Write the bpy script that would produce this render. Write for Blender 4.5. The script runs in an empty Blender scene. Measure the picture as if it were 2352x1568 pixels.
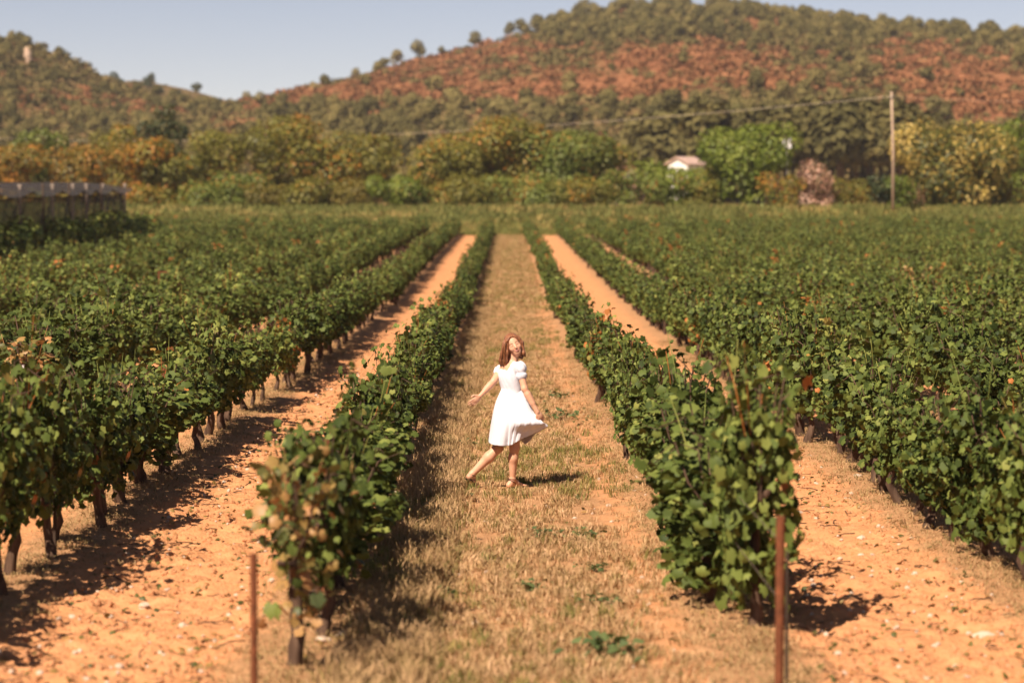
import bpy, math, random
import numpy as np
from mathutils import Vector, Matrix

random.seed(7)
RNG = np.random.default_rng(11)
SC = bpy.context.scene
COL = SC.collection
PI = math.pi

# ------------------------------------------------------------------ camera, sky, sun, exposure
F = 5553.0            # focal length in the units of the 2352 px wide layout
VX, VY = 1165.0, 450.0
CAM_H = 3.05
cam_d = bpy.data.cameras.new('camera')
cam = bpy.data.objects.new('camera', cam_d)
COL.objects.link(cam)
cam_d.sensor_width = 36.0
cam_d.lens = 85.0
cam_d.clip_start = 0.5
cam_d.clip_end = 6000
cam.location = (0, 0, CAM_H)
cam.rotation_euler = (math.radians(90 - 3.44), 0, math.radians(-0.113))
cam_d.dof.use_dof = True
cam_d.dof.focus_distance = 28.0
cam_d.dof.aperture_fstop = 1.55
SC.camera = cam

SUN_EL, SUN_AZ = 49.0, 214.0        # azimuth clockwise from +Y: behind the camera and to one side
world = bpy.data.worlds.new('World')
SC.world = world
world.use_nodes = True
wt = world.node_tree
wt.nodes.clear()
sky = wt.nodes.new('ShaderNodeTexSky')
sky.sky_type = 'NISHITA'
sky.sun_disc = False
sky.sun_elevation = math.radians(SUN_EL)
sky.sun_rotation = math.radians(SUN_AZ)
sky.altitude = 100
sky.air_density = 0.5
sky.dust_density = 0.1
sky.ozone_density = 1.0
wbg = wt.nodes.new('ShaderNodeBackground')
wbg.inputs['Strength'].default_value = 0.085
wmix = wt.nodes.new('ShaderNodeMix')
wmix.data_type = 'RGBA'
wmix.blend_type = 'MULTIPLY'
wmix.inputs[0].default_value = 1.0
wmix.inputs[7].default_value = (1.0, 0.745, 0.615, 1)
wout = wt.nodes.new('ShaderNodeOutputWorld')
wt.links.new(sky.outputs[0], wmix.inputs[6])
wt.links.new(wmix.outputs[2], wbg.inputs[0])
wt.links.new(wbg.outputs[0], wout.inputs[0])

sun_d = bpy.data.lights.new('sun', 'SUN')
sun_d.energy = 5.0
sun_d.angle = math.radians(0.5)
sun_d.color = (1.0, 0.85, 0.68)
sun = bpy.data.objects.new('sun', sun_d)
COL.objects.link(sun)
_el, _az = math.radians(SUN_EL), math.radians(SUN_AZ)
to_sun = Vector((math.sin(_az) * math.cos(_el), math.cos(_az) * math.cos(_el), math.sin(_el)))
sun.rotation_euler = to_sun.to_track_quat('Z', 'Y').to_euler()
sun.location = (-20, -30, 60)

SC.view_settings.view_transform = 'Standard'
SC.view_settings.look = 'None'
SC.view_settings.gamma = 1.0
SC.view_settings.use_curve_mapping = False
SC.view_settings.exposure = 0.86
SC.render.engine = 'CYCLES'
SC.cycles.use_denoising = True
SC.cycles.max_bounces = 6
SC.cycles.diffuse_bounces = 2
SC.cycles.transparent_max_bounces = 8
SC.cycles.volume_bounces = 0


# ------------------------------------------------------------------ helpers
def P(px, py, Y):
    """A point of the place seen at (px, py) of the 2352 px layout, at distance Y down the rows."""
    return ((px - VX) / F * Y, Y, CAM_H + (VY - py) / F * Y)


def hash01(ix, iy, seed):
    h = (ix.astype(np.int64) * 374761393 + iy.astype(np.int64) * 668265263 + seed * 974711) & 0xffffffff
    h = ((h ^ (h >> 13)) * 1274126177) & 0xffffffff
    h = ((h ^ (h >> 16)) * 2246822519) & 0xffffffff
    return ((h ^ (h >> 15)) & 0xffffff) / float(0xffffff)


def vnoise(x, y, seed=0):
    x = np.asarray(x, float); y = np.asarray(y, float)
    ix, iy = np.floor(x), np.floor(y)
    fx, fy = x - ix, y - iy
    fx = fx * fx * (3 - 2 * fx); fy = fy * fy * (3 - 2 * fy)
    ix = ix.astype(np.int64); iy = iy.astype(np.int64)
    a = hash01(ix, iy, seed); b = hash01(ix + 1, iy, seed)
    c = hash01(ix, iy + 1, seed); d = hash01(ix + 1, iy + 1, seed)
    return (a * (1 - fx) + b * fx) * (1 - fy) + (c * (1 - fx) + d * fx) * fy


def fbm(x, y, octv=4, seed=0, gain=0.5):
    s, a, t, f = 0.0, 1.0, 0.0, 1.0
    for k in range(octv):
        s = s + a * vnoise(np.asarray(x) * f + 17.3 * k, np.asarray(y) * f - 9.1 * k, seed + k)
        t += a; a *= gain; f *= 2.03
    return s / t


def smooth(a, b, x):
    t = np.clip((np.asarray(x, float) - a) / (b - a), 0, 1)
    return t * t * (3 - 2 * t)


def make_mesh(name, verts, faces, mats, attrs=None, mat_idx=None, smooth_shade=True):
    """faces: list of integer arrays, each (n, k)."""
    me = bpy.data.meshes.new(name)
    verts = np.asarray(verts, np.float32).reshape(-1, 3)
    faces = [np.asarray(f, np.int32) for f in (faces if isinstance(faces, list) else [faces]) if len(f)]
    me.vertices.add(len(verts))
    me.vertices.foreach_set('co', verts.ravel())
    loops = np.concatenate([f.ravel() for f in faces])
    counts = np.concatenate([np.full(len(f), f.shape[1], np.int32) for f in faces])
    me.loops.add(len(loops))
    me.loops.foreach_set('vertex_index', loops)
    me.polygons.add(len(counts))
    starts = np.concatenate([[0], np.cumsum(counts)[:-1]]).astype(np.int32)
    me.polygons.foreach_set('loop_start', starts)
    me.polygons.foreach_set('loop_total', counts)
    if mat_idx is not None:
        me.polygons.foreach_set('material_index', np.asarray(mat_idx, np.int32))
    me.polygons.foreach_set('use_smooth', np.full(len(counts), smooth_shade))
    for k, v in (attrs or {}).items():
        a = me.attributes.new(k, 'FLOAT', 'POINT')
        a.data.foreach_set('value', np.asarray(v, np.float32).ravel())
    for m in (mats if isinstance(mats, (list, tuple)) else [mats]):
        me.materials.append(m)
    me.update()
    me.validate()
    return me


class MB:
    """Collects pieces of geometry for one mesh."""
    def __init__(s):
        s.v, s.f, s.n, s.t, s.mi = [], [], 0, [], []

    def add(s, v, f, tint=0.0, mi=0):
        v = np.asarray(v, float).reshape(-1, 3)
        for a in (f if isinstance(f, list) else [f]):
            a = np.asarray(a, np.int64)
            if len(a):
                s.f.append(a + s.n); s.mi.append(np.full(len(a), mi))
        s.v.append(v)
        s.t.append(np.broadcast_to(np.asarray(tint, float), (len(v),)))
        s.n += len(v)

    def tube(s, pts, rad, n=8, tint=0.0, mi=0, cap=True, jitter=0.0, rng=None):
        pts = np.asarray(pts, float)
        rad = np.broadcast_to(np.asarray(rad, float), (len(pts),))
        d = np.gradient(pts, axis=0)
        d /= np.linalg.norm(d, axis=1)[:, None] + 1e-9
        ref = np.array([0, 0, 1.0]) if abs(d[0][2]) < 0.9 else np.array([1.0, 0, 0])
        vs = []
        u = np.cross(d[0], ref)
        ang = np.arange(n) * 2 * PI / n
        for i in range(len(pts)):
            u = u - d[i] * np.dot(u, d[i]); u /= np.linalg.norm(u) + 1e-9
            w = np.cross(d[i], u)
            r = rad[i] * (1 + (rng.uniform(-jitter, jitter, n) if rng is not None else 0))
            r = np.broadcast_to(r, (n,))
            vs.append(pts[i] + (np.cos(ang) * r)[:, None] * u + (np.sin(ang) * r)[:, None] * w)
        v = np.concatenate(vs)
        q = []
        for i in range(len(pts) - 1):
            for k in range(n):
                k2 = (k + 1) % n
                q.append((i * n + k, i * n + k2, (i + 1) * n + k2, (i + 1) * n + k))
        fs = [np.array(q)]
        if cap:
            c0, c1 = len(v), len(v) + 1
            v = np.concatenate([v, pts[:1], pts[-1:]])
            L = (len(pts) - 1) * n
            fs.append(np.array([(c0, (k + 1) % n, k) for k in range(n)] + [(c1, L + k, L + (k + 1) % n) for k in range(n)]))
        s.add(v, fs, tint, mi)

    def box(s, x0, x1, y0, y1, z0, z1, mi=0):
        v = [(x, y, z) for z in (z0, z1) for y in (y0, y1) for x in (x0, x1)]
        s.add(v, np.array([(0, 2, 3, 1), (4, 5, 7, 6), (0, 1, 5, 4), (2, 6, 7, 3), (0, 4, 6, 2), (1, 3, 7, 5)]), 0, mi)

    def mesh(s, name, mats, smooth_shade=True):
        return make_mesh(name, np.concatenate(s.v), s.f, mats, {'tint': np.concatenate(s.t)}, np.concatenate(s.mi), smooth_shade)


def link(name, me, parent=None, loc=None, label=None, cat=None, group=None, kind=None):
    o = bpy.data.objects.new(name, me)
    COL.objects.link(o)
    if loc is not None:
        o.location = loc
    if parent is not None:
        o.parent = parent
    for k, v in (('label', label), ('category', cat), ('group', group), ('kind', kind)):
        if v:
            o[k] = v
    return o


def thing(name, label, cat, loc=(0, 0, 0), rz=0.0, group=None):
    o = link(name, None, None, loc, label, cat, group)
    o.rotation_euler = (0, 0, rz)
    o.empty_display_size = 0.2
    return o


# ------------------------------------------------------------------ materials
class NT:
    def __init__(s, name):
        s.m = bpy.data.materials.new(name)
        s.m.use_nodes = True
        s.t = s.m.node_tree
        s.t.nodes.clear()
        s.out = s.n('ShaderNodeOutputMaterial')

    def n(s, typ, **kw):
        x = s.t.nodes.new(typ)
        for k, v in kw.items():
            setattr(x, k, v)
        return x

    def l(s, a, b):
        s.t.links.new(a, b)

    def ramp(s, fac, stops, interp='LINEAR'):
        r = s.n('ShaderNodeValToRGB')
        r.color_ramp.interpolation = interp
        e = r.color_ramp.elements
        while len(e) < len(stops):
            e.new(0.5)
        for x, (p, c) in zip(e, stops):
            x.position = p
            x.color = (*c, 1)
        s.l(fac, r.inputs[0])
        return r.outputs[0]

    def noise(s, scale, detail=4, rough=0.55, coord='Object', stretch=None):
        tc = s.n('ShaderNodeTexCoord')
        o = tc.outputs[coord]
        if stretch:
            mp = s.n('ShaderNodeMapping')
            mp.inputs['Scale'].default_value = stretch
            s.l(o, mp.inputs[0])
            o = mp.outputs[0]
        z = s.n('ShaderNodeTexNoise')
        z.inputs['Scale'].default_value = scale
        z.inputs['Detail'].default_value = detail
        z.inputs['Roughness'].default_value = rough
        s.l(o, z.inputs['Vector'])
        return z.outputs[0]

    def math(s, op, a, b=None, clamp=False):
        x = s.n('ShaderNodeMath', operation=op, use_clamp=clamp)
        for i, v in enumerate((a, b)):
            if v is None:
                continue
            if isinstance(v, (int, float)):
                x.inputs[i].default_value = v
            else:
                s.l(v, x.inputs[i])
        return x.outputs[0]

    def mix(s, fac, a, b, blend='MIX'):
        x = s.n('ShaderNodeMix', data_type='RGBA', blend_type=blend)
        for i, v in ((0, fac), (6, a), (7, b)):
            if isinstance(v, (int, float)):
                x.inputs[i].default_value = v
            elif isinstance(v, tuple):
                x.inputs[i].default_value = (*v, 1)
            else:
                s.l(v, x.inputs[i])
        return x.outputs[2]

    def attr(s, name):
        a = s.n('ShaderNodeAttribute')
        a.attribute_name = name
        return a.outputs['Fac']

    def bsdf(s, color, rough=0.8, spec=0.3, bump=None, dist=0.01, strength=0.6):
        b = s.n('ShaderNodeBsdfPrincipled')
        if isinstance(color, tuple):
            b.inputs['Base Color'].default_value = (*color, 1)
        else:
            s.l(color, b.inputs['Base Color'])
        b.inputs['Roughness'].default_value = rough
        b.inputs['Specular IOR Level'].default_value = spec
        if bump is not None:
            bp = s.n('ShaderNodeBump')
            bp.inputs['Distance'].default_value = dist
            bp.inputs['Strength'].default_value = strength
            s.l(bump, bp.inputs['Height'])
            s.l(bp.outputs[0], b.inputs['Normal'])
        return b

    def done(s, shader):
        s.l(shader, s.out.inputs['Surface'])
        return s.m


def leaf_mat(name, stops, trans=0.28, tcol=(0.10, 0.13, 0.02), rough=0.5, spec=0.35, rnd=0.16):
    """Foliage: each leaf takes its colour from its own 'tint', each plant shifts it a little."""
    t = NT(name)
    oi = t.n('ShaderNodeObjectInfo')
    f = t.math('ADD', t.attr('tint'), t.math('MULTIPLY', t.math('SUBTRACT', oi.outputs['Random'], 0.5), rnd), True)
    c = t.ramp(f, stops)
    b = t.bsdf(c, rough, spec)
    tr = t.n('ShaderNodeBsdfTranslucent')
    t.l(t.mix(0.5, c, tcol), tr.inputs[0])
    mx = t.n('ShaderNodeMixShader')
    mx.inputs[0].default_value = trans
    t.l(b.outputs[0], mx.inputs[1])
    t.l(tr.outputs[0], mx.inputs[2])
    return t.done(mx.outputs[0])


def plain_mat(name, c1, c2, scale=8, rough=0.85, spec=0.2, bump=0.0, stretch=None, dist=0.01, mid=0.5):
    t = NT(name)
    z = t.noise(scale, 5, 0.6, stretch=stretch)
    c = t.ramp(z, [(0.3, c1), (0.3 + 0.4 * mid + 0.1, tuple((a + b) / 2 for a, b in zip(c1, c2))), (0.72, c2)])
    return t.done(t.bsdf(c, rough, spec, z if bump else None, dist, bump).outputs[0])


M = {}
M['vine_leaf'] = leaf_mat('vine_leaf', [(0.0, (0.022, 0.036, 0.008)), (0.45, (0.082, 0.108, 0.022)), (0.80, (0.172, 0.194, 0.045)),
                                        (0.94, (0.235, 0.235, 0.058)), (0.975, (0.24, 0.19, 0.05)), (1.0, (0.36, 0.13, 0.035))],
                          0.06, (0.10, 0.12, 0.012), 0.6, 0.16, 0.34)
M['dry_leaf'] = leaf_mat('dry_leaf', [(0.0, (0.05, 0.07, 0.02)), (0.35, (0.13, 0.12, 0.03)), (0.6, (0.30, 0.19, 0.06)), (1.0, (0.42, 0.20, 0.08))], 0.2, (0.3, 0.18, 0.05))
M['straw'] = leaf_mat('straw', [(0.0, (0.20, 0.145, 0.055)), (0.3, (0.34, 0.225, 0.105)), (0.75, (0.49, 0.305, 0.155)), (1.0, (0.60, 0.38, 0.22))], 0.10, (0.45, 0.28, 0.12), 0.75, 0.15, 0.3)
M['grass'] = leaf_mat('grass', [(0.0, (0.101, 0.124, 0.032)), (0.5, (0.203, 0.196, 0.054)), (0.8, (0.324, 0.257, 0.081)), (1.0, (0.513, 0.351, 0.135))], 0.25, (0.2, 0.2, 0.05), 0.7, 0.15, 0.3)
M['green_weed'] = leaf_mat('green_weed', [(0.0, (0.06, 0.09, 0.03)), (1.0, (0.14, 0.17, 0.06))], 0.2, (0.15, 0.2, 0.04))
M['bark'] = plain_mat('bark', (0.045, 0.026, 0.018), (0.20, 0.125, 0.085), 14, 0.95, 0.1, 0.9, (1, 1, 0.18), 0.015)
M['tree_bark'] = plain_mat('tree_bark', (0.07, 0.045, 0.03), (0.20, 0.13, 0.09), 5, 0.95, 0.1, 0.5, (1, 1, 0.2))
M['rust'] = plain_mat('rust', (0.085, 0.028, 0.012), (0.26, 0.085, 0.035), 22, 0.85, 0.25, 0.3)
M['dark_wood'] = plain_mat('dark_wood', (0.035, 0.024, 0.018), (0.10, 0.065, 0.045), 20, 0.9, 0.15, 0.4, (1, 1, 0.1))
M['pole_wood'] = plain_mat('pole_wood', (0.30, 0.21, 0.15), (0.52, 0.38, 0.28), 3, 0.9, 0.15, 0.2, (1, 1, 0.1))
M['concrete'] = plain_mat('concrete', (0.24, 0.19, 0.15), (0.38, 0.30, 0.25), 5, 0.9, 0.15)
M['wire'] = plain_mat('wire', (0.10, 0.075, 0.055), (0.2, 0.15, 0.11), 40, 0.6, 0.4)
M['cable'] = plain_mat('cable', (0.50, 0.40, 0.30), (0.62, 0.52, 0.40), 4, 0.5, 0.5)
M['stone'] = plain_mat('stone', (0.42, 0.30, 0.21), (0.74, 0.62, 0.52), 12, 0.85, 0.2, 0.4)
M['clod'] = plain_mat('clod', (0.45, 0.21, 0.10), (0.62, 0.315, 0.165), 9, 0.95, 0.08, 0.6)
M['rock_face'] = plain_mat('rock_face', (0.42, 0.28, 0.19), (0.6, 0.44, 0.33), 0.3, 0.9, 0.1, 0.4)
M['white_wall'] = plain_mat('white_wall', (0.70, 0.68, 0.66), (0.80, 0.78, 0.76), 0.8, 0.85, 0.2)
M['pink_wall'] = plain_mat('pink_wall', (0.50, 0.33, 0.27), (0.62, 0.43, 0.36), 0.8, 0.9, 0.2)
M['roof_tile'] = plain_mat('roof_tile', (0.26, 0.12, 0.08), (0.42, 0.22, 0.16), 2.0, 0.9, 0.15)
M['pale_tile'] = plain_mat('pale_tile', (0.42, 0.28, 0.23), (0.58, 0.42, 0.36), 2.0, 0.9, 0.15)
M['glass'] = NT('glass')
M['glass'] = M['glass'].done(M['glass'].bsdf((0.03, 0.035, 0.04), 0.1, 0.5).outputs[0])
M['white_metal'] = plain_mat('white_metal', (0.62, 0.58, 0.60), (0.72, 0.68, 0.70), 3, 0.5, 0.4)
M['grey_metal'] = plain_mat('grey_metal', (0.30, 0.27, 0.25), (0.4, 0.36, 0.33), 3, 0.5, 0.4)
M['tree_leaf'] = {
    'green': leaf_mat('tree_green', [(0.0, (0.072, 0.097, 0.019)), (0.6, (0.165, 0.200, 0.037)), (0.93, (0.243, 0.257, 0.051)), (1.0, (0.458, 0.200, 0.043))], 0.3, (0.14, 0.17, 0.02)),
    'bright': leaf_mat('tree_bright', [(0.0, (0.076, 0.108, 0.012)), (0.6, (0.171, 0.216, 0.025)), (1.0, (0.278, 0.304, 0.051))], 0.3, (0.2, 0.24, 0.02)),
    'olive': leaf_mat('tree_olive', [(0.0, (0.088, 0.092, 0.017)), (0.5, (0.193, 0.187, 0.033)), (0.88, (0.286, 0.237, 0.044)), (1.0, (0.506, 0.209, 0.033))], 0.35, (0.26, 0.19, 0.02)),
    'orange': leaf_mat('tree_orange', [(0.0, (0.099, 0.090, 0.018)), (0.45, (0.209, 0.167, 0.032)), (0.75, (0.308, 0.182, 0.033)), (1.0, (0.528, 0.209, 0.033))], 0.35, (0.26, 0.19, 0.02)),
    'dark': leaf_mat('tree_dark', [(0.0, (0.02, 0.032, 0.012)), (0.7, (0.042, 0.058, 0.018)), (1.0, (0.10, 0.085, 0.022))], 0.15, (0.08, 0.09, 0.02)),
    'pine': leaf_mat('pine_needle', [(0.0, (0.081, 0.071, 0.024)), (0.6, (0.173, 0.146, 0.049)), (1.0, (0.259, 0.205, 0.073))], 0.15, (0.14, 0.12, 0.03), 0.7, 0.15, 0.9),
    'wood': leaf_mat('wood_needle', [(0.0, (0.045, 0.042, 0.014)), (0.6, (0.092, 0.08, 0.026)), (1.0, (0.15, 0.12, 0.04))], 0.12, (0.12, 0.1, 0.03), 0.7, 0.15, 0.35),
    'blossom': leaf_mat('tree_blossom', [(0.0, (0.055, 0.07, 0.014)), (0.42, (0.11, 0.115, 0.025)), (0.5, (0.42, 0.30, 0.06)), (1.0, (0.62, 0.44, 0.13))], 0.25, (0.35, 0.25, 0.05), rnd=0.0),
    'pink': leaf_mat('tree_pink', [(0.0, (0.055, 0.07, 0.02)), (0.40, (0.11, 0.11, 0.03)), (0.48, (0.62, 0.31, 0.20)), (1.0, (0.78, 0.52, 0.40))], 0.25, (0.4, 0.25, 0.1), rnd=0.0),
}
M['scrub_red'] = leaf_mat('scrub_red', [(0.0, (0.13, 0.070, 0.032)), (0.5, (0.26, 0.115, 0.050)), (1.0, (0.36, 0.165, 0.080))], 0.1, (0.3, 0.12, 0.04), 0.9, 0.1, 0.9)
M['scrub_olive'] = leaf_mat('scrub_olive', [(0.0, (0.075, 0.065, 0.024)), (0.6, (0.155, 0.125, 0.045)), (1.0, (0.23, 0.165, 0.068))], 0.1, (0.15, 0.11, 0.03), 0.9, 0.1, 0.9)


def ground_mat():
    t = NT('vineyard_ground')
    tc = t.n('ShaderNodeTexCoord')
    n1 = t.noise(0.9, 6, 0.6)
    n2 = t.noise(7.0, 5, 0.65)
    n3 = t.noise(38.0, 3, 0.6)
    soil = t.ramp(n2, [(0.28, (0.44, 0.195, 0.085)), (0.5, (0.58, 0.270, 0.122)), (0.75, (0.66, 0.33, 0.165))])
    soil = t.mix(t.ramp(n1, [(0.35, (0, 0, 0)), (0.7, (0.5, 0.5, 0.5))]), soil, (0.53, 0.245, 0.115))
    straw = t.ramp(n3, [(0.3, (0.20, 0.112, 0.055)), (0.5, (0.38, 0.215, 0.11)), (0.72, (0.50, 0.29, 0.15))])
    green = t.ramp(n2, [(0.3, (0.13, 0.135, 0.035)), (0.62, (0.22, 0.19, 0.055)), (0.85, (0.40, 0.25, 0.11))])
    c = t.mix(t.attr('straw'), soil, straw)
    c = t.mix(t.attr('green'), c, green)
    h = t.math('ADD', t.math('MULTIPLY', n2, 0.6), t.math('MULTIPLY', n3, 0.4))
    return t.done(t.bsdf(c, 0.95, 0.08, h, 0.05, 1.0).outputs[0])


def hill_mat():
    t = NT('hill_scrub_ground')
    z = t.noise(0.06, 6, 0.65)
    z2 = t.noise(0.5, 4, 0.6)
    red = t.ramp(z2, [(0.3, (0.15, 0.062, 0.03)), (0.55, (0.26, 0.105, 0.05)), (0.75, (0.36, 0.18, 0.09))])
    grn = t.ramp(z2, [(0.3, (0.085, 0.06, 0.025)), (0.55, (0.16, 0.105, 0.042)), (0.75, (0.24, 0.145, 0.065))])
    f = t.math('ADD', t.attr('red'), t.math('MULTIPLY', t.math('SUBTRACT', z, 0.5), 0.5), True)
    return t.done(t.bsdf(t.mix(f, grn, red), 0.95, 0.05, z2, 0.5, 0.6).outputs[0])


# ------------------------------------------------------------------ air
hz = NT('haze_air')
hv = hz.n('ShaderNodeVolumePrincipled')
hv.inputs['Color'].default_value = (0.95, 0.93, 0.92, 1)
hv.inputs['Density'].default_value = 0.00013
hv.inputs['Anisotropy'].default_value = 0.2
hz.l(hv.outputs[0], hz.out.inputs['Volume'])
hb = MB()
hb.box(-900, 900, -60, 1700, -3.5, 95)
link('haze', hb.mesh('haze', hz.m, False), kind='stuff')


# ------------------------------------------------------------------ rows of the vineyard
ROW_X = {'l1': -1.40, 'r1': 1.62}
LEFT_ROWS = [-1.36] + [-3.88 - 2.42 * k for k in range(0, 12)]
RIGHT_ROWS = [1.57] + [3.96 + 2.4 * k for k in range(0, 16)]
FIELD_END = 187.0


_TY = np.array([-30, 0, 13, 26, 50, 70, 90, 122, 160, 187, 190], float)
_TZ = np.array([.58, .24, .08, -.095, -.38, -.53, -.50, -.27, -.08, 0, 0], float)


def rise(x, y):
    y = np.asarray(y, float)
    # the field dips gently in its middle and the headland climbs beyond it
    base = sum(np.interp(y + d, _TY, _TZ) for d in (-8, -4, 0, 4, 8)) / 5
    return base + 1.7 * smooth(190, 245, y)


def ground_hit(px, py):
    """Where the ground lies under a point of the layout."""
    Ys = np.linspace(11, 185, 8000)
    i = int(np.argmin(np.abs(CAM_H - rise(0, Ys) - (py - VY) / F * Ys)))
    return (px - VX) / F * Ys[i], float(Ys[i])


def ground_z(x, y):
    x = np.asarray(x, float); y = np.asarray(y, float)
    z = rise(x, y)
    near = 1 - smooth(80, 150, y)
    d = np.full(np.broadcast(x, y).shape, 9.0)
    for r in LEFT_ROWS + RIGHT_ROWS:
        d = np.minimum(d, np.abs(x - r))
    alley = (x > -1.0) & (x < 1.2)
    berm = 0.07 * np.exp(-(d / 0.42) ** 2)
    cl = fbm(x * 5.5, y * 4.5, 4, 3, 0.6)
    clod = np.where(alley, 0.014, 0.075) * (cl - 0.5) * 2 * smooth(0.1, 0.5, d)
    roll = 0.05 * (fbm(x * 0.5, y * 0.35, 3, 9) - 0.5)
    return z + near * (berm + clod + roll) + (1 - near) * 0.03


def build_ground():
    ys = [-30, -15, -5, 2, 6, 9]
    y = 11.0
    while y < 62:
        ys.append(y); y += max(0.03, y * 0.0021)
    while y < 190:
        ys.append(y); y += y * 0.009
    while y < 1600:
        ys.append(y); y += y * 0.06
    ys = np.array(ys)
    s = np.concatenate([np.linspace(-6, -1.0, 26)[:-1], np.linspace(-1, 1, 261), np.linspace(1.0, 6, 26)[1:]])
    Y, S = np.meshgrid(ys, s, indexing='ij')
    X = S * (np.maximum(Y, 11) * 0.265 + 0.4)
    Z = ground_z(X, Y)
    ny, nx = X.shape
    d = np.full(X.shape, 9.0)
    for r in LEFT_ROWS + RIGHT_ROWS:
        d = np.minimum(d, np.abs(X - r))
    nz = fbm(X * 1.3, Y * 0.9, 4, 21)
    nb = fbm(X * 6, Y * 5, 3, 31)
    alley = smooth(-1.25, -0.85, X + (nb - .5) * .5) * (1 - smooth(0.75, 1.35, X + (nb - .5) * .7))
    straw = np.maximum(alley * (0.66 + 0.5 * (nz - 0.4)), (1 - smooth(0.22, 0.55, d + (nb - 0.5) * 0.45)) * 0.8)
    straw = np.clip(straw * (1 - smooth(182, 186, Y)), 0, 1)
    green = smooth(184, 190, Y + (nb - .5) * 4) * np.clip(0.35 + 1.5 * (fbm(X * .12, Y * .2, 3, 5) - 0.3), 0, 1)
    idx = np.arange(ny * nx).reshape(ny, nx)
    q = np.stack([idx[:-1, :-1], idx[:-1, 1:], idx[1:, 1:], idx[1:, :-1]], -1).reshape(-1, 4)
    me = make_mesh('ground', np.stack([X, Y, Z], -1), [q], ground_mat(), {'straw': straw, 'green': green})
    link('ground', me, kind='structure')


build_ground()


# ------------------------------------------------------------------ hills
def prof(pts):
    a = np.array(pts, float)
    return lambda u: np.interp(u, a[:, 0], a[:, 1])


HILL_Y0 = 430.0
HILLS = {
    'main': (900.0, prof([(-600, 470), (150, 445), (400, 330), (590, 243), (660, 230), (740, 208), (850, 178), (950, 146), (1050, 122), (1150, 98), (1250, 66), (1330, 44),
                          (1420, 28), (1500, 22), (1600, 24), (1750, 34), (1850, 52), (1950, 62), (2100, 76), (2250, 86), (2352, 96), (2700, 140), (3300, 260)])),
    'side': (740.0, prof([(-900, 260), (-500, 160), (-200, 85), (0, 96), (100, 112), (200, 158), (280, 204), (400, 236), (520, 256), (620, 275), (750, 335), (900, 420), (1100, 460), (3000, 470)])),
    'ridge': (1080.0, prof([(-600, 260), (0, 235), (200, 215), (275, 188), (330, 186), (430, 205), (520, 230), (600, 250), (760, 330), (1000, 420), (3000, 470)])),
}


def hill_z(which, x, y):
    yc, pf = HILLS[which]
    u = x / yc * F + VX
    H = (VY - pf(u)) / F * yc + CAM_H
    t = (y - HILL_Y0) / (yc - HILL_Y0)
    tt = np.clip(t, 0, None)
    s = np.where(tt <= 1, tt * (1.18 - 0.18 * tt), 1 - 0.25 * (tt - 1) ** 2 - 0.2 * (tt - 1))
    lob = (fbm(x * 0.012, y * 0.012, 3, 41) - 0.5) * 9 * np.clip(tt * (1.02 - tt) * 4, 0, 1)
    return 1.7 + (H - 1.7) * np.maximum(s, -0.2) + lob


RED = [(1100, 135, 130, 42), (1000, 175, 190, 40), (1520, 150, 130, 38), (1640, 160, 120, 34), (1760, 185, 110, 26), (1350, 195, 150, 26), (1480, 205, 130, 26),
       (2090, 140, 85, 48), (2180, 185, 140, 50), (2290, 225, 130, 50), (2230, 240, 170, 40), (2330, 265, 100, 30), (720, 235, 150, 26), (860, 225, 120, 30), (1740, 70, 45, 15), (1640, 120, 60, 20), (1150, 215, 160, 22),
       (250, 262, 150, 22), (120, 240, 90, 28), (560, 290, 90, 16), (620, 255, 60, 18), (350, 275, 90, 20)]


def redness(u, v):
    r = np.zeros(np.broadcast(u, v).shape)
    for cx, cy, rx, ry in RED:
        q = ((u - cx) / rx) ** 2 + ((v - cy) / ry) ** 2
        r = np.maximum(r, (0.34 if cx < 640 else 1.0) * (1 - smooth(0.3, 1.7, q)))
    w = fbm(u / 55.0, v / 16.0, 3, 88)
    return np.clip(r * (0.15 + 1.6 * w) + np.where((v > 100) & (v < 235) & (u > 640), .48 * w, 0), 0, 1)


def to_uv(x, y, z):
    return x / y * F + VX, VY - (z - CAM_H) / y * F


HM = hill_mat()
for key, (x0, x1) in (('main', (-330, 420)), ('side', (-330, 60)), ('ridge', (-420, 60))):
    yc = HILLS[key][0]
    xs = np.arange(x0, x1 + 1, 6.0)
    yy = np.arange(HILL_Y0 - 4, yc + 260, 7.0)
    X, Y = np.meshgrid(xs, yy)
    Z = hill_z(key, X, Y)
    U, V = to_uv(X, Y, Z)
    idx = np.arange(X.size).reshape(X.shape)
    q = np.stack([idx[:-1, :-1], idx[:-1, 1:], idx[1:, 1:], idx[1:, :-1]], -1).reshape(-1, 4)
    link('hill', make_mesh('hill', np.stack([X, Y, Z], -1), [q], HM, {'red': redness(U, V) if key != 'ridge' else np.zeros(X.shape)}), kind='structure')


# ------------------------------------------------------------------ leaves and scattering
def unit(a):
    return a / (np.linalg.norm(a, axis=-1, keepdims=True) + 1e-9)


GRAPE_V = np.array([(0, .30, .09), (0, .04, 0), (.22, -.16, .0), (.50, .02, -.08), (.46, .24, .02), (.58, .50, -.12), (.33, .66, .0), (0, .92, -.16),
                    (-.33, .66, .0), (-.58, .50, -.10), (-.46, .24, .02), (-.50, .02, -.08), (-.22, -.16, 0)], float)
GRAPE_F = np.array([(0, k, k + 1) for k in range(1, 12)] + [(0, 12, 1)])
QUAD_V = np.array([(0, 0, 0), (.42, .45, .10), (0, 1, -.05), (-.42, .45, .10)], float)
QUAD_F = np.array([(0, 1, 2), (0, 2, 3)])


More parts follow.
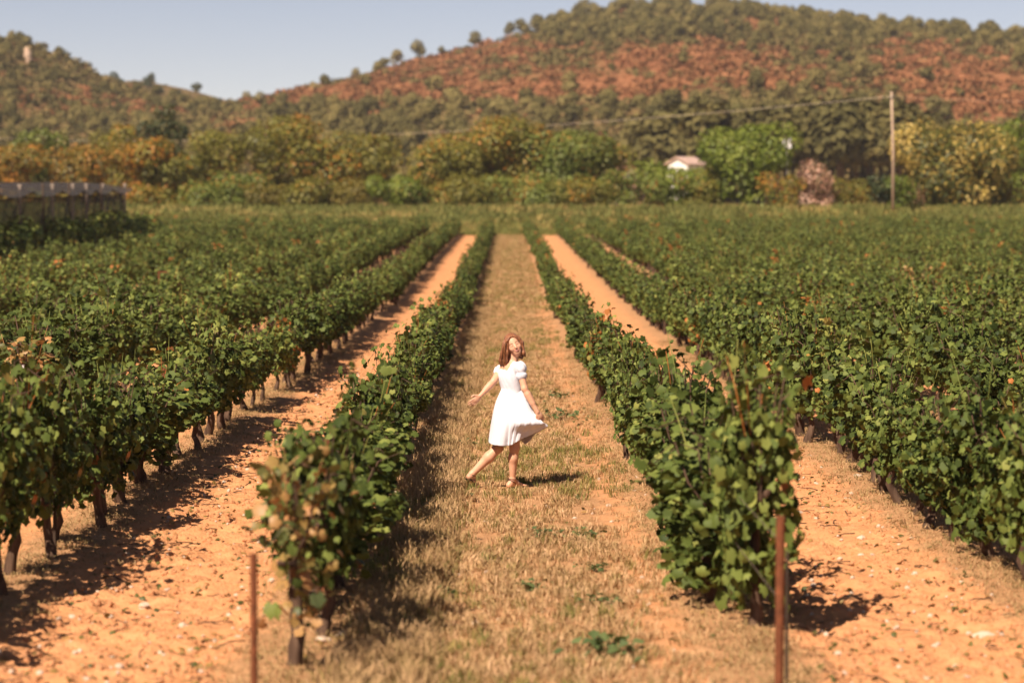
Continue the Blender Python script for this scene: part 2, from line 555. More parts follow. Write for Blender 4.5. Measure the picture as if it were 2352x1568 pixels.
def leaves(mb, pos, nrm, size, tint, rng, tv=GRAPE_V, tf=GRAPE_F, droop=1.0, mi=0):
    n = len(pos)
    nrm = unit(nrm)
    tip = unit(np.array([0, 0, -droop]) + rng.normal(0, 0.55, (n, 3)))
    e2 = unit(tip - nrm * np.sum(tip * nrm, 1, keepdims=True))
    e1 = np.cross(e2, nrm)
    size = np.broadcast_to(size, (n,))
    V = pos[:, None, :] + size[:, None, None] * (tv[None, :, 0:1] * e1[:, None] + tv[None, :, 1:2] * e2[:, None] + tv[None, :, 2:3] * rng.uniform(-.6, 2.4, (n, 1, 1)) * nrm[:, None])
    fc = (tf[None] + (np.arange(n) * len(tv))[:, None, None]).reshape(-1, 3)
    mb.add(V.reshape(-1, 3), fc, np.repeat(np.broadcast_to(tint, (n,)), len(tv)), mi)


def rand_dir(rng, n):
    return unit(rng.normal(0, 1, (n, 3)))


def blob_leaves(rng, blobs, per, shell=0.78):
    """Points and outward directions on the shells of a heap of ellipsoids, dropped where inside another."""
    ps, ns = [], []
    C = np.array([b[:3] for b in blobs]); R = np.array([b[3:] for b in blobs])
    for i in range(len(blobs)):
        n = int(per * (R[i][0] * R[i][1] + R[i][0] * R[i][2] + R[i][1] * R[i][2]))
        d = rand_dir(rng, n)
        p = C[i] + d * R[i] * rng.uniform(shell, 1.18, (n, 1))
        q = (((p[:, None] - C[None]) / R[None]) ** 2).sum(-1)
        q[:, i] = 9
        keep = (q.min(1) > 0.55) | (rng.uniform(0, 1, n) < 0.10)
        ps.append(p[keep]); ns.append(unit(d / R[i])[keep])
    return np.concatenate(ps), np.concatenate(ns)


PROTO = bpy.data.collections.new('prototypes')       # never linked to the scene: sources for scattering only


def scatter_group(colln):
    g = bpy.data.node_groups.new('scatter', 'GeometryNodeTree')
    g.interface.new_socket('Geometry', in_out='INPUT', socket_type='NodeSocketGeometry')
    g.interface.new_socket('Geometry', in_out='OUTPUT', socket_type='NodeSocketGeometry')
    N = g.nodes.new
    gi, go = N('NodeGroupInput'), N('NodeGroupOutput')
    ip = N('GeometryNodeInstanceOnPoints')
    ci = N('GeometryNodeCollectionInfo')
    ci.inputs['Collection'].default_value = colln
    ci.inputs['Separate Children'].default_value = True
    ci.inputs['Reset Children'].default_value = True
    ip.inputs['Pick Instance'].default_value = True

    def at(nm, ty):
        a = N('GeometryNodeInputNamedAttribute')
        a.data_type = ty
        a.inputs['Name'].default_value = nm
        return a.outputs['Attribute']
    L = g.links.new
    L(gi.outputs[0], ip.inputs['Points'])
    L(ci.outputs[0], ip.inputs['Instance'])
    L(at('idx', 'INT'), ip.inputs['Instance Index'])
    L(at('rot', 'FLOAT_VECTOR'), ip.inputs['Rotation'])
    L(at('scl', 'FLOAT_VECTOR'), ip.inputs['Scale'])
    L(ip.outputs[0], go.inputs[0])
    return g


def scatter(name, meshes, pts, rot, scl, idx, parent=None):
    c = bpy.data.collections.new(name + '_sources')
    for k, me in enumerate(meshes):
        c.objects.link(bpy.data.objects.new('source_%s_%02d' % (name, k), me))
    n = len(pts)
    me = bpy.data.meshes.new(name)
    me.vertices.add(n)
    me.vertices.foreach_set('co', np.asarray(pts, np.float32).ravel())
    if np.ndim(scl) == 1:
        scl = np.repeat(np.asarray(scl)[:, None], 3, 1)
    for nm, ty, key, v in (('rot', 'FLOAT_VECTOR', 'vector', rot), ('scl', 'FLOAT_VECTOR', 'vector', scl), ('idx', 'INT', 'value', idx)):
        a = me.attributes.new(nm, ty, 'POINT')
        a.data.foreach_set(key, np.asarray(v, np.int32 if ty == 'INT' else np.float32).ravel())
    o = link(name, me, parent, kind='stuff')
    md = o.modifiers.new('scatter', 'NODES')
    md.node_group = scatter_group(c)
    return o


# ------------------------------------------------------------------ far trees
def pine_mesh(seed, h=6.5, tall=False, pal='pine'):
    rng = np.random.default_rng(seed)
    w = h * (0.40 if not tall else 0.27)
    blobs = []
    for k in range(9):
        t = rng.uniform(0, 1)
        rr = w * (1.0 - 0.55 * t) * rng.uniform(0.25, 0.75)
        a = rng.uniform(0, 2 * PI)
        z0 = h * ((0.32 if not tall else 0.52) + (0.52 if not tall else 0.36) * t)
        r = w * rng.uniform(0.38, 0.6)
        blobs.append((rr * math.cos(a), rr * math.sin(a), z0, r, r, r * 0.8))
    blobs.append((0, 0, h * 0.84, w * 0.42, w * 0.42, w * 0.4))
    p, n = blob_leaves(rng, blobs, 22)
    mb = MB()
    leaves(mb, p, n * 0.8 + [0, 0, 0.35] + rng.normal(0, .3, p.shape), rng.uniform(.5, .95, len(p)) * h / 7.5, rng.uniform(0, 1, len(p)) * 0.5 + rng.uniform(0.1, 0.5), rng, QUAD_V, QUAD_F, 0.2)
    crown = mb.mesh('crown', M['tree_leaf'][pal])
    tb = MB()
    lean = rng.uniform(-.25, .25, 2)
    tb.tube([(0, 0, -0.6), (lean[0] * .3, lean[1] * .3, h * .35), (lean[0], lean[1], h * .8)], [h * .026, h * .02, h * .008], 6)
    for k in range(3):
        a = rng.uniform(0, 2 * PI); z0 = h * rng.uniform(.35, .6)
        tb.tube([(lean[0] * .4, lean[1] * .4, z0), (math.cos(a) * w * .5, math.sin(a) * w * .5, z0 + h * .1)], [h * .01, h * .004], 5)
    return crown, tb.mesh('trunk', M['tree_bark'])


PINES = [pine_mesh(100 + k) for k in range(5)]
SHADE_PINES = [pine_mesh(150 + k, 6.5, False, 'dark') for k in range(3)]  # same pines for the ridge, their shaded side put into a dark leaf colour
TALL = [pine_mesh(200 + k, 10.0, True, 'wood') for k in range(4)]


def joined(crown, trunk):
    """One mesh out of a crown and a trunk, for far plants scattered as a mass."""
    vs, fs, ts, mi, off = [], [], [], [], 0
    for k, me in enumerate((crown, trunk)):
        n = len(me.vertices)
        v = np.empty(n * 3, np.float32); me.vertices.foreach_get('co', v)
        t = np.empty(n, np.float32); me.attributes['tint'].data.foreach_get('value', t)
        for p in me.polygons:
            fs.append([i + off for i in p.vertices]); mi.append(k)
        vs.append(v.reshape(-1, 3)); ts.append(t); off += n
    tri = [f for f in fs if len(f) == 3]; quad = [f for f in fs if len(f) == 4]
    m3 = [m for f, m in zip(fs, mi) if len(f) == 3]; m4 = [m for f, m in zip(fs, mi) if len(f) == 4]
    return make_mesh(crown.name, np.concatenate(vs), [np.array(tri), np.array(quad)] if quad else [np.array(tri)],
                     [crown.materials[0], trunk.materials[0]], {'tint': np.concatenate(ts)}, np.array(m3 + m4))


def scrub_mesh(seed, mat):
    rng = np.random.default_rng(seed)
    blobs = [(rng.uniform(-.6, .6), rng.uniform(-.6, .6), rng.uniform(.3, .7), *(rng.uniform(.4, .7, 3) * [1, 1, .8])) for _ in range(4)]
    p, n = blob_leaves(rng, blobs, 28)
    mb = MB()
    leaves(mb, p, n + [0, 0, .4], rng.uniform(.35, .6, len(p)), rng.uniform(0, 1, len(p)), rng, QUAD_V, QUAD_F, 0.1)
    return mb.mesh('scrub', mat)


def hill_vegetation():
    rng = np.random.default_rng(5)
    trees = []
    for key, n, xr in (('main', 10500, (-130, 410)), ('side', 6900, (-325, 10)), ('ridge', 1250, (-390, -60))):
        yc = HILLS[key][0]
        x = rng.uniform(*xr, n); y = rng.uniform(HILL_Y0 - 2, yc + 12, n)
        z = hill_z(key, x, y)
        u, v = to_uv(x, y, z)
        red = redness(u, v)
        if key == 'main':
            dens = np.where((u > 1230) & (v < 115), 0.66, 0.10) + 0.42 * smooth(232, 276, v) + 0.35 * np.exp(-((u - 1900) / 130) ** 2 - ((v - 150) / 50) ** 2)
            dens = np.where((u < 1230) & (v < 200), 0.07, dens)
        elif key == 'side':
            dens = .10 + .35 * smooth(.45, .7, fbm(u / 90.0, v / 40.0, 3, 19)) + .3 * smooth(255, 285, v)
        else:
            dens = np.full(n, 0.9)
        dens = dens * (1 - 0.93 * np.clip(red * 1.25, 0, 1))
        keep = (rng.uniform(0, 1, n) < dens) & (u > -1400) & (u < 3600) & (z > 0)
        if key == 'main':
            keep &= ~((u < 560))
        sc = (0.36 + 0.66 * rng.uniform(0, 1, n) ** 1.4) * (0.72 if key == 'side' else 1.0)
        for i in np.nonzero(keep)[0]:
            trees.append((x[i], y[i], z[i] - 0.2, sc[i], key, u[i], v[i]))
    # pines standing alone against the sky on the long shoulder of the main hill
    for px, s in ((912, 1.05), (962, 1.25), (820, .75), (748, .8), (1015, .6), (1092, 1.0), (1170, 1.0), (1195, .95), (1235, .9), (1340, 1.0)):
        X = (px - VX) / F * 897
        trees.append((X, 897.0, float(hill_z('main', np.array(X), np.array(897.0))), s, 'alone', px, 0))
    ridge = [t for t in trees if t[4] == 'ridge' and 150 < t[5] < 640]
    ridge = ridge[::max(1, len(ridge) // 46)]
    trees = [t for t in trees if t[4] != 'ridge']
    trees.sort(key=lambda t: t[1] * (0.5 if t[4] == 'alone' else 1) / t[3])
    trees = ridge + trees
    lab = {'alone': ('olive pine standing alone on the bare shoulder of the hill against the sky', 'pines along the shoulder of the big hill'),
           'main': ('rounded olive green pine among reddish scrub on the big hill', 'pines scattered over the big hill'),
           'side': ('rounded olive green pine on the lower hill under the open sky', 'pines scattered over the lower hill'),
           'ridge': ('shade-toned pine on the far ridge behind the lower hill', 'shade-toned pines on the far ridge')}
    seen = [t for t in trees if -60 < t[5] < 2410]
    first = seen[:234]
    trees = first + seen[234:] + [t for t in trees if not -60 < t[5] < 2410]

    def where(key, u, v):
        col = ('over the gap in the hedge' if u < 700 else 'over the bright green shrub' if u < 1000 else 'straight above the grass alley' if u < 1330 else
               'above the white gabled house' if u < 1640 else 'above the big round green tree' if u < 1850 else 'just before the line of the wooden pole' if u < 2060 else 'above the yellow blossoming bush')
        if key == 'main':
            band = 'on the crest of the big hill' if v < 75 else 'high on the reddish slope' if v < 150 else 'midway down the reddish slope' if v < 215 else 'low on the big hill'
            return 'rounded olive pine %s, %s' % (band, col)
        if key == 'side':
            band = 'near the top of the lower hill' if v < 190 else 'halfway down the lower hill' if v < 250 else 'at the foot of the lower hill'
            colm = 'towards the pale rock' if u < 160 else 'above the orange bushes' if u < 360 else 'above the tallest dark green tree' if u < 470 else 'near the saddle'
            return 'small olive pine %s, %s' % (band, colm)
        return None
    for k, (x, y, z, s, key, u, v) in enumerate(first):
        c, t = SHADE_PINES[k % 3] if key == 'ridge' else PINES[k % 5]
        wl = where(key, u, v) or lab[key][0]
        o = thing('pine_tree', wl, 'pine tree', (x, y, z), rng.uniform(0, 6.28), lab[key][1] if key in ('alone', 'ridge') else wl.replace('pine', 'pines', 1))
        o.scale = (s * rng.uniform(.9, 1.2), s * rng.uniform(.9, 1.2), s)
        link('crown', c, o); link('trunk', t, o)
    rest = trees[234:]
    if rest:
        a = np.array([t[:4] for t in rest])
        rot = np.zeros((len(a), 3)); rot[:, 2] = rng.uniform(0, 6.28, len(a))
        scatter('hillside_pines', [joined(*p) for p in PINES], a[:, :3], rot, a[:, 3], rng.integers(0, 5, len(a)))
    # low scrub over everything
    pr, po = [], []
    for key, n, xr in (('main', 19000, (-120, 410)), ('side', 11000, (-325, 10)), ('ridge', 1900, (-390, -60))):
        yc = HILLS[key][0]
        x = rng.uniform(*xr, n); y = rng.uniform(HILL_Y0 - 2, yc + 6, n)
        z = hill_z(key, x, y)
        u, v = to_uv(x, y, z)
        red = redness(u, v) if key != 'ridge' else np.zeros(n)
        ok = (u > -1400) & (u < 3600) & (z > 0)
        isr = rng.uniform(0, 1, n) < np.clip(red * 0.84 + 0.05, 0, 1)
        for i in np.nonzero(ok)[0]:
            (pr if isr[i] else po).append((x[i], y[i], z[i] - .1, .6 + 1.8 * rng.uniform() ** 2))
    for nm, pts, mat in (('russet_scrub', pr, M['scrub_red']), ('olive_scrub', po, M['scrub_olive'])):
        a = np.array(pts)
        rot = np.zeros((len(a), 3)); rot[:, 2] = rng.uniform(0, 6.28, len(a))
        scatter(nm, [scrub_mesh(300 + k, mat) for k in range(4)], a[:, :3], rot, a[:, 3], rng.integers(0, 4, len(a)))
    return len(trees)


hill_vegetation()

# wood of tall pines at the foot of the big hill
rngw = np.random.default_rng(77)
wood = []
for k in range(64):
    px = 1480 + (2420 - 1480) * ((k + rngw.uniform(-.3, .3)) / 64)
    Y = rngw.uniform(395, 428)
    ytop = np.interp(px, [1480, 1600, 1750, 1900, 2050, 2200, 2420], [262, 228, 240, 226, 226, 285, 300]) + rngw.uniform(-8, 16)
    X = (px - VX) / F * Y
    h = CAM_H + (VY - ytop) / F * Y - 1.7
    wood.append((X, Y, h))
for k, (X, Y, h) in enumerate(wood):
    c, t = TALL[k % 4]
    pxw = X / Y * F + VX
    wl = ('behind the white gabled house' if pxw < 1640 else 'behind the big round green tree' if pxw < 1790 else 'above the sign with two white panels' if pxw < 1930 else
          'beside the wooden pole' if pxw < 2100 else 'behind the yellow blossoming bush')
    o = thing('tall_pine_tree', 'tall dark pine of the hill foot wood, ' + wl, 'pine tree', (X, Y, 1.6), rngw.uniform(0, 6.28), 'tall pines of the wood, ' + wl)
    o.scale = (h / 10 * rngw.uniform(.85, 1.15),) * 2 + (h / 10,)
    link('crown', c, o); link('trunk', t, o)


# ------------------------------------------------------------------ trees and shrubs beyond the field
def broad_tree(seed, h, w, mat, leaf=.30, base=0.0, nb=16, tint=(0, 1), per=62, stems=1, squash=1.0, bvar=.22):
    rng = np.random.default_rng(seed)
    blobs = []
    for k in range(nb):
        t = rng.uniform(0, 1) ** 0.8
        z0 = h * (base + 0.10 + (0.78 - base) * t)
        prof_w = w * 0.5 * math.sin(PI * min(1, 0.22 + 0.72 * (1 - abs(t - 0.42) * 1.15)))
        a = rng.uniform(0, 2 * PI)
        rr = prof_w * math.sqrt(rng.uniform(0.05, 0.75))
        r = w * rng.uniform(0.13, 0.24)
        blobs.append((rr * math.cos(a), rr * math.sin(a) * .8, max(z0, r * .6), r, r, r * rng.uniform(.65, .95) * squash))
    for k in range(max(2, nb // 6)):
        r = w * rng.uniform(.10, .15)
        blobs.append((rng.uniform(-.14, .14) * w, rng.uniform(-.1, .1) * w, h - r * 1.05, r, r, r))
    p, n = blob_leaves(rng, blobs, per / (leaf / .30) ** 2)
    bt = np.array([rng.uniform(-bvar, bvar) for _ in blobs])
    near = (((p[:, None] - np.array(blobs)[None, :, :3])) ** 2).sum(-1).argmin(1)
    tn = np.clip(tint[0] + (tint[1] - tint[0]) * rng.uniform(0, 1, len(p)) + bt[near], 0, 1)
    mb = MB()
    leaves(mb, p, n * .8 + [0, 0, .35] + rng.normal(0, .35, p.shape), rng.uniform(.7, 1.3, len(p)) * leaf, tn, rng, QUAD_V, QUAD_F, 0.6)
    crown = mb.mesh('crown', mat)
    tb = MB()
    for s in range(stems):
        ox, oy = (rng.uniform(-.12, .12, 2) * w) if stems > 1 else (0, 0)
        top = np.array([rng.uniform(-.08, .08) * w, 0, h * .72])
        tb.tube([(ox, oy, -.3), (ox * 1.2, oy, h * .25), (top[0] + ox, top[1], top[2])], [h * .022 / stems ** .4, h * .017 / stems ** .4, h * .005], 7)
    for k in range(5):
        b = blobs[rng.integers(0, len(blobs))]
        z0 = h * rng.uniform(.2, .4)
        tb.tube([(0, 0, z0), (b[0] * .5, b[1] * .5, (z0 + b[2]) * .5 + .1), (b[0], b[1], b[2])], [h * .010, h * .007, h * .003], 5)
    return crown, tb.mesh('trunk', M['tree_bark'])


# px centre, y of the top, width in px, distance, palette, options, name, label
FAR_TREES = [
    (20, 335, 140, 238, 'orange', {'tint': (.25, 1)}, 'autumn_tree', 'rust orange bush above the netted row at the picture edge'),
    (92, 300, 110, 246, 'green', {}, 'broadleaf_tree', 'dark green tree between two rust orange bushes above the netting'),
    (188, 338, 140, 238, 'orange', {'tint': (.1, .9)}, 'autumn_tree', 'rust and olive bush above the end posts of the netted row'),
    (282, 286, 110, 252, 'olive', {'tint': (.2, 1)}, 'broadleaf_tree', 'yellow green tree rising behind an orange bush'),
    (330, 322, 130, 238, 'orange', {'tint': (.25, .95)}, 'autumn_tree', 'orange brown bush next to the tallest dark green tree'),
    (386, 238, 92, 244, 'dark', {'tint': (.2, 1), 'nb': 20}, 'broadleaf_tree', 'tallest narrow tree with a dark green top above the hedge'),
    (395, 320, 150, 237, 'olive', {}, 'broadleaf_tree', 'wide olive tree in front of the tallest dark green one'),
    (474, 318, 140, 240, 'olive', {'tint': (0, .8)}, 'broadleaf_tree', 'rounded olive green tree just before the gap in the hedge'),
    (556, 398, 110, 236, 'green', {}, 'shrub', 'low green shrub filling the gap in the hedge'),
    (636, 285, 125, 240, 'olive', {'tint': (.1, 1), 'nb': 20}, 'broadleaf_tree', 'tall olive and orange tree just past the gap in the hedge'),
    (690, 280, 60, 243, 'orange', {'base': .45}, 'autumn_tree', 'slim tree with a bright orange tuft at its top'),
    (742, 338, 125, 238, 'olive', {}, 'broadleaf_tree', 'olive tree with a pale thin stem beside the bright green shrub'),
    (840, 322, 150, 242, 'olive', {}, 'broadleaf_tree', 'broad olive tree behind the bright green shrub'),
    (905, 398, 92, 232, 'bright', {}, 'shrub', 'bright green shrub standing at the foot of the hedge'),
    (1000, 350, 150, 240, 'olive', {}, 'broadleaf_tree', 'olive tree just past the bright green shrub'),
    (1092, 318, 160, 242, 'olive', {'tint': (0, .85)}, 'broadleaf_tree', 'olive tree straight behind the head of the grass alley'),
    (1185, 298, 150, 241, 'olive', {'tint': (.1, 1)}, 'broadleaf_tree', 'olive tree speckled orange, highest in the middle of the hedge'),
    (1238, 300, 60, 243, 'orange', {'base': .5}, 'autumn_tree', 'small orange tree poking above the middle of the hedge'),
    (1290, 316, 150, 240, 'green', {'tint': (.2, .95)}, 'broadleaf_tree', 'mid green tree past the orange tuft in the hedge'),
    (1375, 330, 130, 241, 'olive', {'tint': (0, .8)}, 'broadleaf_tree', 'last dense olive tree of the hedge before the houses'),
    (1440, 390, 110, 236, 'green', {'tint': (.2, .9)}, 'shrub', 'low green shrub below the small pink house'),
    (1560, 384, 165, 236, 'bright', {'tint': (.3, 1), 'nb': 16}, 'shrub', 'pale green shrub in front of the white gabled house'),
    (1604, 383, 110, 235, 'olive', {'tint': (.2, 1), 'nb': 14}, 'shrub', 'olive shrub hiding the side wall of the white gabled house'),
    (1505, 392, 100, 235, 'green', {'tint': (.3, 1), 'nb': 12}, 'shrub', 'green shrub before the white gabled house, on its pink neighbour side'),
    (2072, 404, 80, 229, 'bright', {'tint': (.1, .7)}, 'shrub', 'low green shrub hiding the foot of the wooden pole'),
    (1806, 400, 100, 230, 'olive', {'tint': (.2, 1)}, 'shrub', 'shrub under the sign with two white panels'),
    (1630, 425, 90, 235, 'olive', {}, 'shrub', 'low brownish shrub between the white house and the round tree'),
    (1714, 286, 190, 234, 'bright', {'nb': 26, 'tint': (0, .9)}, 'broadleaf_tree', 'big round bright green tree beside the white gabled house'),
    (1872, 378, 118, 236, 'pink', {'tint': (.42, 1), 'bvar': .3}, 'flowering_shrub', 'pink flowering shrub beyond the big round green tree'),
    (1955, 408, 130, 240, 'olive', {}, 'shrub', 'olive shrub between the pink flowers and the wooden pole'),
    (2031, 402, 70, 230, 'dark', {'base': .32}, 'small_tree', 'small dark tree on a thin bare trunk beside the wooden pole'),
    (2182, 306, 250, 233, 'blossom', {'nb': 30, 'tint': (.08, .80), 'bvar': .24}, 'flowering_tree', 'large bush covered in yellow orange blossom beside the pole'),
    (2300, 415, 120, 238, 'olive', {'tint': (.2, 1)}, 'shrub', 'brownish shrub past the yellow blossoming bush'),
    (2345, 272, 130, 262, 'bright', {'tint': (0, .8)}, 'broadleaf_tree', 'yellow green tree at the picture edge behind the blossoming bush'),
    (700, 420, 130, 234, 'olive', {'tint': (.1, .9)}, 'shrub', 'low olive shrub under the slim orange tipped tree'),
    (800, 425, 120, 234, 'orange', {'tint': (0, .5)}, 'shrub', 'low russet shrub beside the bright green one'),
    (1050, 418, 150, 235, 'olive', {'tint': (0, .8)}, 'shrub', 'low olive shrub in front of the hedge near the alley head'),
    (1200, 412, 160, 235, 'green', {'tint': (.3, 1)}, 'shrub', 'low green shrub at the middle of the hedge foot'),
    (1330, 418, 140, 235, 'olive', {'tint': (0, .9)}, 'shrub', 'low olive shrub at the hedge foot towards the houses'),
    (480, 420, 130, 234, 'green', {'tint': (.2, 1)}, 'shrub', 'low green shrub under the rounded olive tree'),
    (360, 428, 110, 234, 'olive', {}, 'shrub', 'low olive shrub beside the end of the netting'),
    (615, 430, 90, 234, 'orange', {'tint': (0, .6)}, 'shrub', 'low rusty shrub under the tall olive and orange tree'),
    (960, 432, 90, 233, 'green', {'tint': (.2, 1)}, 'shrub', 'low green shrub right of the bright green one, lower and darker'),
]
for k, (px, ytop, wpx, Y, pal, opt, nm, lab) in enumerate(FAR_TREES):
    X = (px - VX) / F * Y
    g = float(rise(X, Y))
    shrub = nm in ('shrub', 'flowering_shrub')
    belt = 430 < px < 1420
    h = (CAM_H + (VY - ytop) / F * Y - g) * (1.10 if belt and not shrub else 1)
    w = wpx / F * Y * (1.4 if belt else 1.15)
    o = thing(nm, lab, 'shrub' if shrub else 'tree', (X, Y, g - .05), 0)
    c, t = broad_tree(500 + k, h, w, M['tree_leaf'][pal], leaf=.24 if shrub else .30, stems=3 if shrub else 1,
                      **{'nb': 11 if shrub else 24, **opt})
    link('crown', c, o); link('trunk', t, o)


# ------------------------------------------------------------------ houses, pole, sign, rock
def house(px, ytop, Y, w, d, wall_h, roof_h, wall, roof, label, rz=0.0, windows=1, chimney=True):
    X = (px - VX) / F * Y
    ztop = CAM_H + (VY - ytop) / F * Y
    z0 = ztop - roof_h - wall_h
    o = thing('house', label, 'house', (X, Y, z0), rz)
    b = MB()
    b.box(-w / 2, w / 2, -d / 2, d / 2, -2.5, wall_h)
    for s in (-1, 1):
        b.add([(-w / 2, s * d / 2, wall_h), (w / 2, s * d / 2, wall_h), (0, s * d / 2, wall_h + roof_h)], np.array([(0, 1, 2) if s < 0 else (0, 2, 1)]))
    link('wall', b.mesh('wall', wall, False), o)
    r = MB()
    ov, th = .35, .16
    for s in (-1, 1):
        ex, ez = s * (w / 2 + ov), wall_h - ov * roof_h / (w / 2)
        a = [(ex, -d / 2 - ov, ez), (0, -d / 2 - ov, wall_h + roof_h), (0, d / 2 + ov, wall_h + roof_h), (ex, d / 2 + ov, ez)]
        v = a + [(x, y, z + th) for x, y, z in a]
        f = np.array([(0, 1, 2, 3), (7, 6, 5, 4), (0, 4, 5, 1), (1, 5, 6, 2), (2, 6, 7, 3), (3, 7, 4, 0)])
        r.add(np.array(v) + [0, 0, .004], f)
    rf = link('roof', r.mesh('roof', roof, False), o)
    ch = MB(); ch.box(w * .2, w * .2 + .5, d * .1, d * .1 + .5, wall_h, wall_h + roof_h + .7)
    if chimney:
        link('chimney', ch.mesh('chimney', wall, False), rf)
    for k in range(windows):
        cx = (k - (windows - 1) / 2) * w * .42
        f = MB(); f.box(cx - .5, cx + .5, -d / 2 - .06, -d / 2 + .02, wall_h - 1.7, wall_h - .5)
        wf = link('window', f.mesh('window', M['pole_wood'], False), o)
        g = MB(); g.box(cx - .4, cx + .4, -d / 2 - .08, -d / 2 - .05, wall_h - 1.6, wall_h - .6)
        link('pane', g.mesh('pane', M['glass'], False), wf)
    return o


house(1574, 363, 340, 3.2, 5.0, 2.6, .85, M['white_wall'], M['pale_tile'], 'white gabled house with a pale tiled roof behind the shrubs', math.radians(-32), 0, False)
house(1427, 378, 345, 2.3, 5, 2.6, .9, M['pink_wall'], M['roof_tile'], 'small pink house half hidden behind the end of the hedge', math.radians(20), 1)
house(745, 368, 350, 3.0, 6, 2.8, .8, M['pink_wall'], M['roof_tile'], 'small pale house glimpsed through the olive trees', math.radians(10), 1)
hx = (598 - VX) / F * 905
house(612, 226, 905, 5, 6, 3.2, 1.2, M['pink_wall'], M['roof_tile'], 'tiny pink house in the saddle between the two hills', 0, 1)

X, Y, Z = P(75, 130, 690)
rb = MB()
for dx, dz, r in ((0, 0, 1.15), (.35, -1.6, .95), (-.2, 1.2, .8)):
    d = rand_dir(np.random.default_rng(3), 40)
    th = np.linspace(0, PI, 7); ph = np.linspace(0, 2 * PI, 11)[:-1]
    v = np.array([(math.sin(a) * math.cos(b), math.sin(a) * math.sin(b), math.cos(a)) for a in th for b in ph])
    v = v * (1 + .35 * (vnoise(v[:, 0] * 2 + dz, v[:, 2] * 2 + v[:, 1] * 1.7, 8)[:, None] - .5)) * [r, r, r * 1.5] + [dx, 0, dz]
    q = np.array([(i * 10 + k, i * 10 + (k + 1) % 10, (i + 1) * 10 + (k + 1) % 10, (i + 1) * 10 + k) for i in range(6) for k in range(10)])
    rb.add(v, q)
link('rock_outcrop', rb.mesh('rock_outcrop', M['rock_face'], False), None, (X, Y - 3, Z), 'pale rock outcrop among pines near the top of the lower hill', 'rock')

# wooden power pole with its cable
PY = 225.0
px0, px1 = (2050 - VX) / F * PY, (2044 - VX) / F * PY
pz = CAM_H + (VY - 212) / F * PY
pg = float(rise(0, PY))
pole = thing('utility_pole', 'weathered wooden utility pole leaning slightly beside the blossoming bush', 'utility pole', (px0, PY, pg))
mb = MB(); mb.tube([(0, 0, -.5), (-.03, 0, (pz - pg) * .5), (px1 - px0, 0, pz - pg)], [.15, .13, .10], 10)
link('post', mb.mesh('post', M['pole_wood']), pole)
mb = MB(); mb.tube([(px1 - px0 - .2, -.16, pz - pg - .5), (px1 - px0 + .2, -.16, pz - pg - .5)], .05, 6)
link('bracket', mb.mesh('bracket', M['grey_metal']), pole)
for k, (end, sag, lb) in enumerate((((-93, 380, 12.7), 2.3, 'pale power cable running from the wooden pole across the whole valley'),
                                    ((75, 150, 12.2), 1.6, 'short thin power cable running from the wooden pole out of the picture'))):
    a = np.array((px1, PY - .15, pz - .45)); b = np.array(end)
    t = np.linspace(0, 1, 40)[:, None]
    pts = a + (b - a) * t - np.array([0, 0, 1]) * sag * 4 * t * (1 - t)
    mb = MB(); mb.tube(pts, 0.02 if k == 0 else .008, 6)
    link('power_cable', mb.mesh('power_cable', M['cable']), None, None, lb, 'power cable')

SX, SY, SZ = P(1806, 330, 232)
sg = float(rise(0, SY))
sign = thing('sign', 'pole with two small upright white panels above the pink flowering shrub', 'sign', (SX, SY, sg))
mb = MB(); mb.tube([(0, 0, -.2), (0, 0, SZ - sg + .3)], .022, 8); link('post', mb.mesh('post', M['grey_metal']), sign)
for s in (-1, 1):
    mb = MB(); mb.box(s * .25 - .14, s * .25 + .14, -.08, -.05, SZ - sg - .48, SZ - sg + .48)
    link('panel', mb.mesh('panel', M['white_metal'], False), sign)
mb = MB(); mb.box(-.45, .45, -.047, -.03, SZ - sg - .06, SZ - sg + .06); link('crossbar', mb.mesh('crossbar', M['grey_metal'], False), sign)


# ------------------------------------------------------------------ tall grass on the headland
def tuft_mesh(seed, nbl, h, spread, width, mat, lean=.5, tint=(0, 1)):
    rng = np.random.default_rng(seed)
    mb = MB()
    for k in range(nbl):
        a = rng.uniform(0, 2 * PI); r = spread * math.sqrt(rng.uniform(0, 1))
        b = np.array([r * math.cos(a), r * math.sin(a), 0])
        hh = h * rng.uniform(.5, 1.1)
        da = rng.uniform(0, 2 * PI)
        d = np.array([math.cos(da), math.sin(da), 0]) * lean * hh * rng.uniform(.2, 1)
        s = np.array([-math.sin(da + rng.uniform(-.8, .8)), math.cos(da), 0]) * width * rng.uniform(.6, 1.2)
        p1, p2, p3 = b, b + d * .3 + [0, 0, hh * .55], b + d + [0, 0, hh * (1 - .35 * lean)]
        mb.add([p1 - s, p1 + s, p2 - s * .8, p2 + s * .8, p3], [np.array([(0, 1, 3, 2)]), np.array([(2, 3, 4)])], rng.uniform(*tint))
    return mb.mesh('tuft', mat)


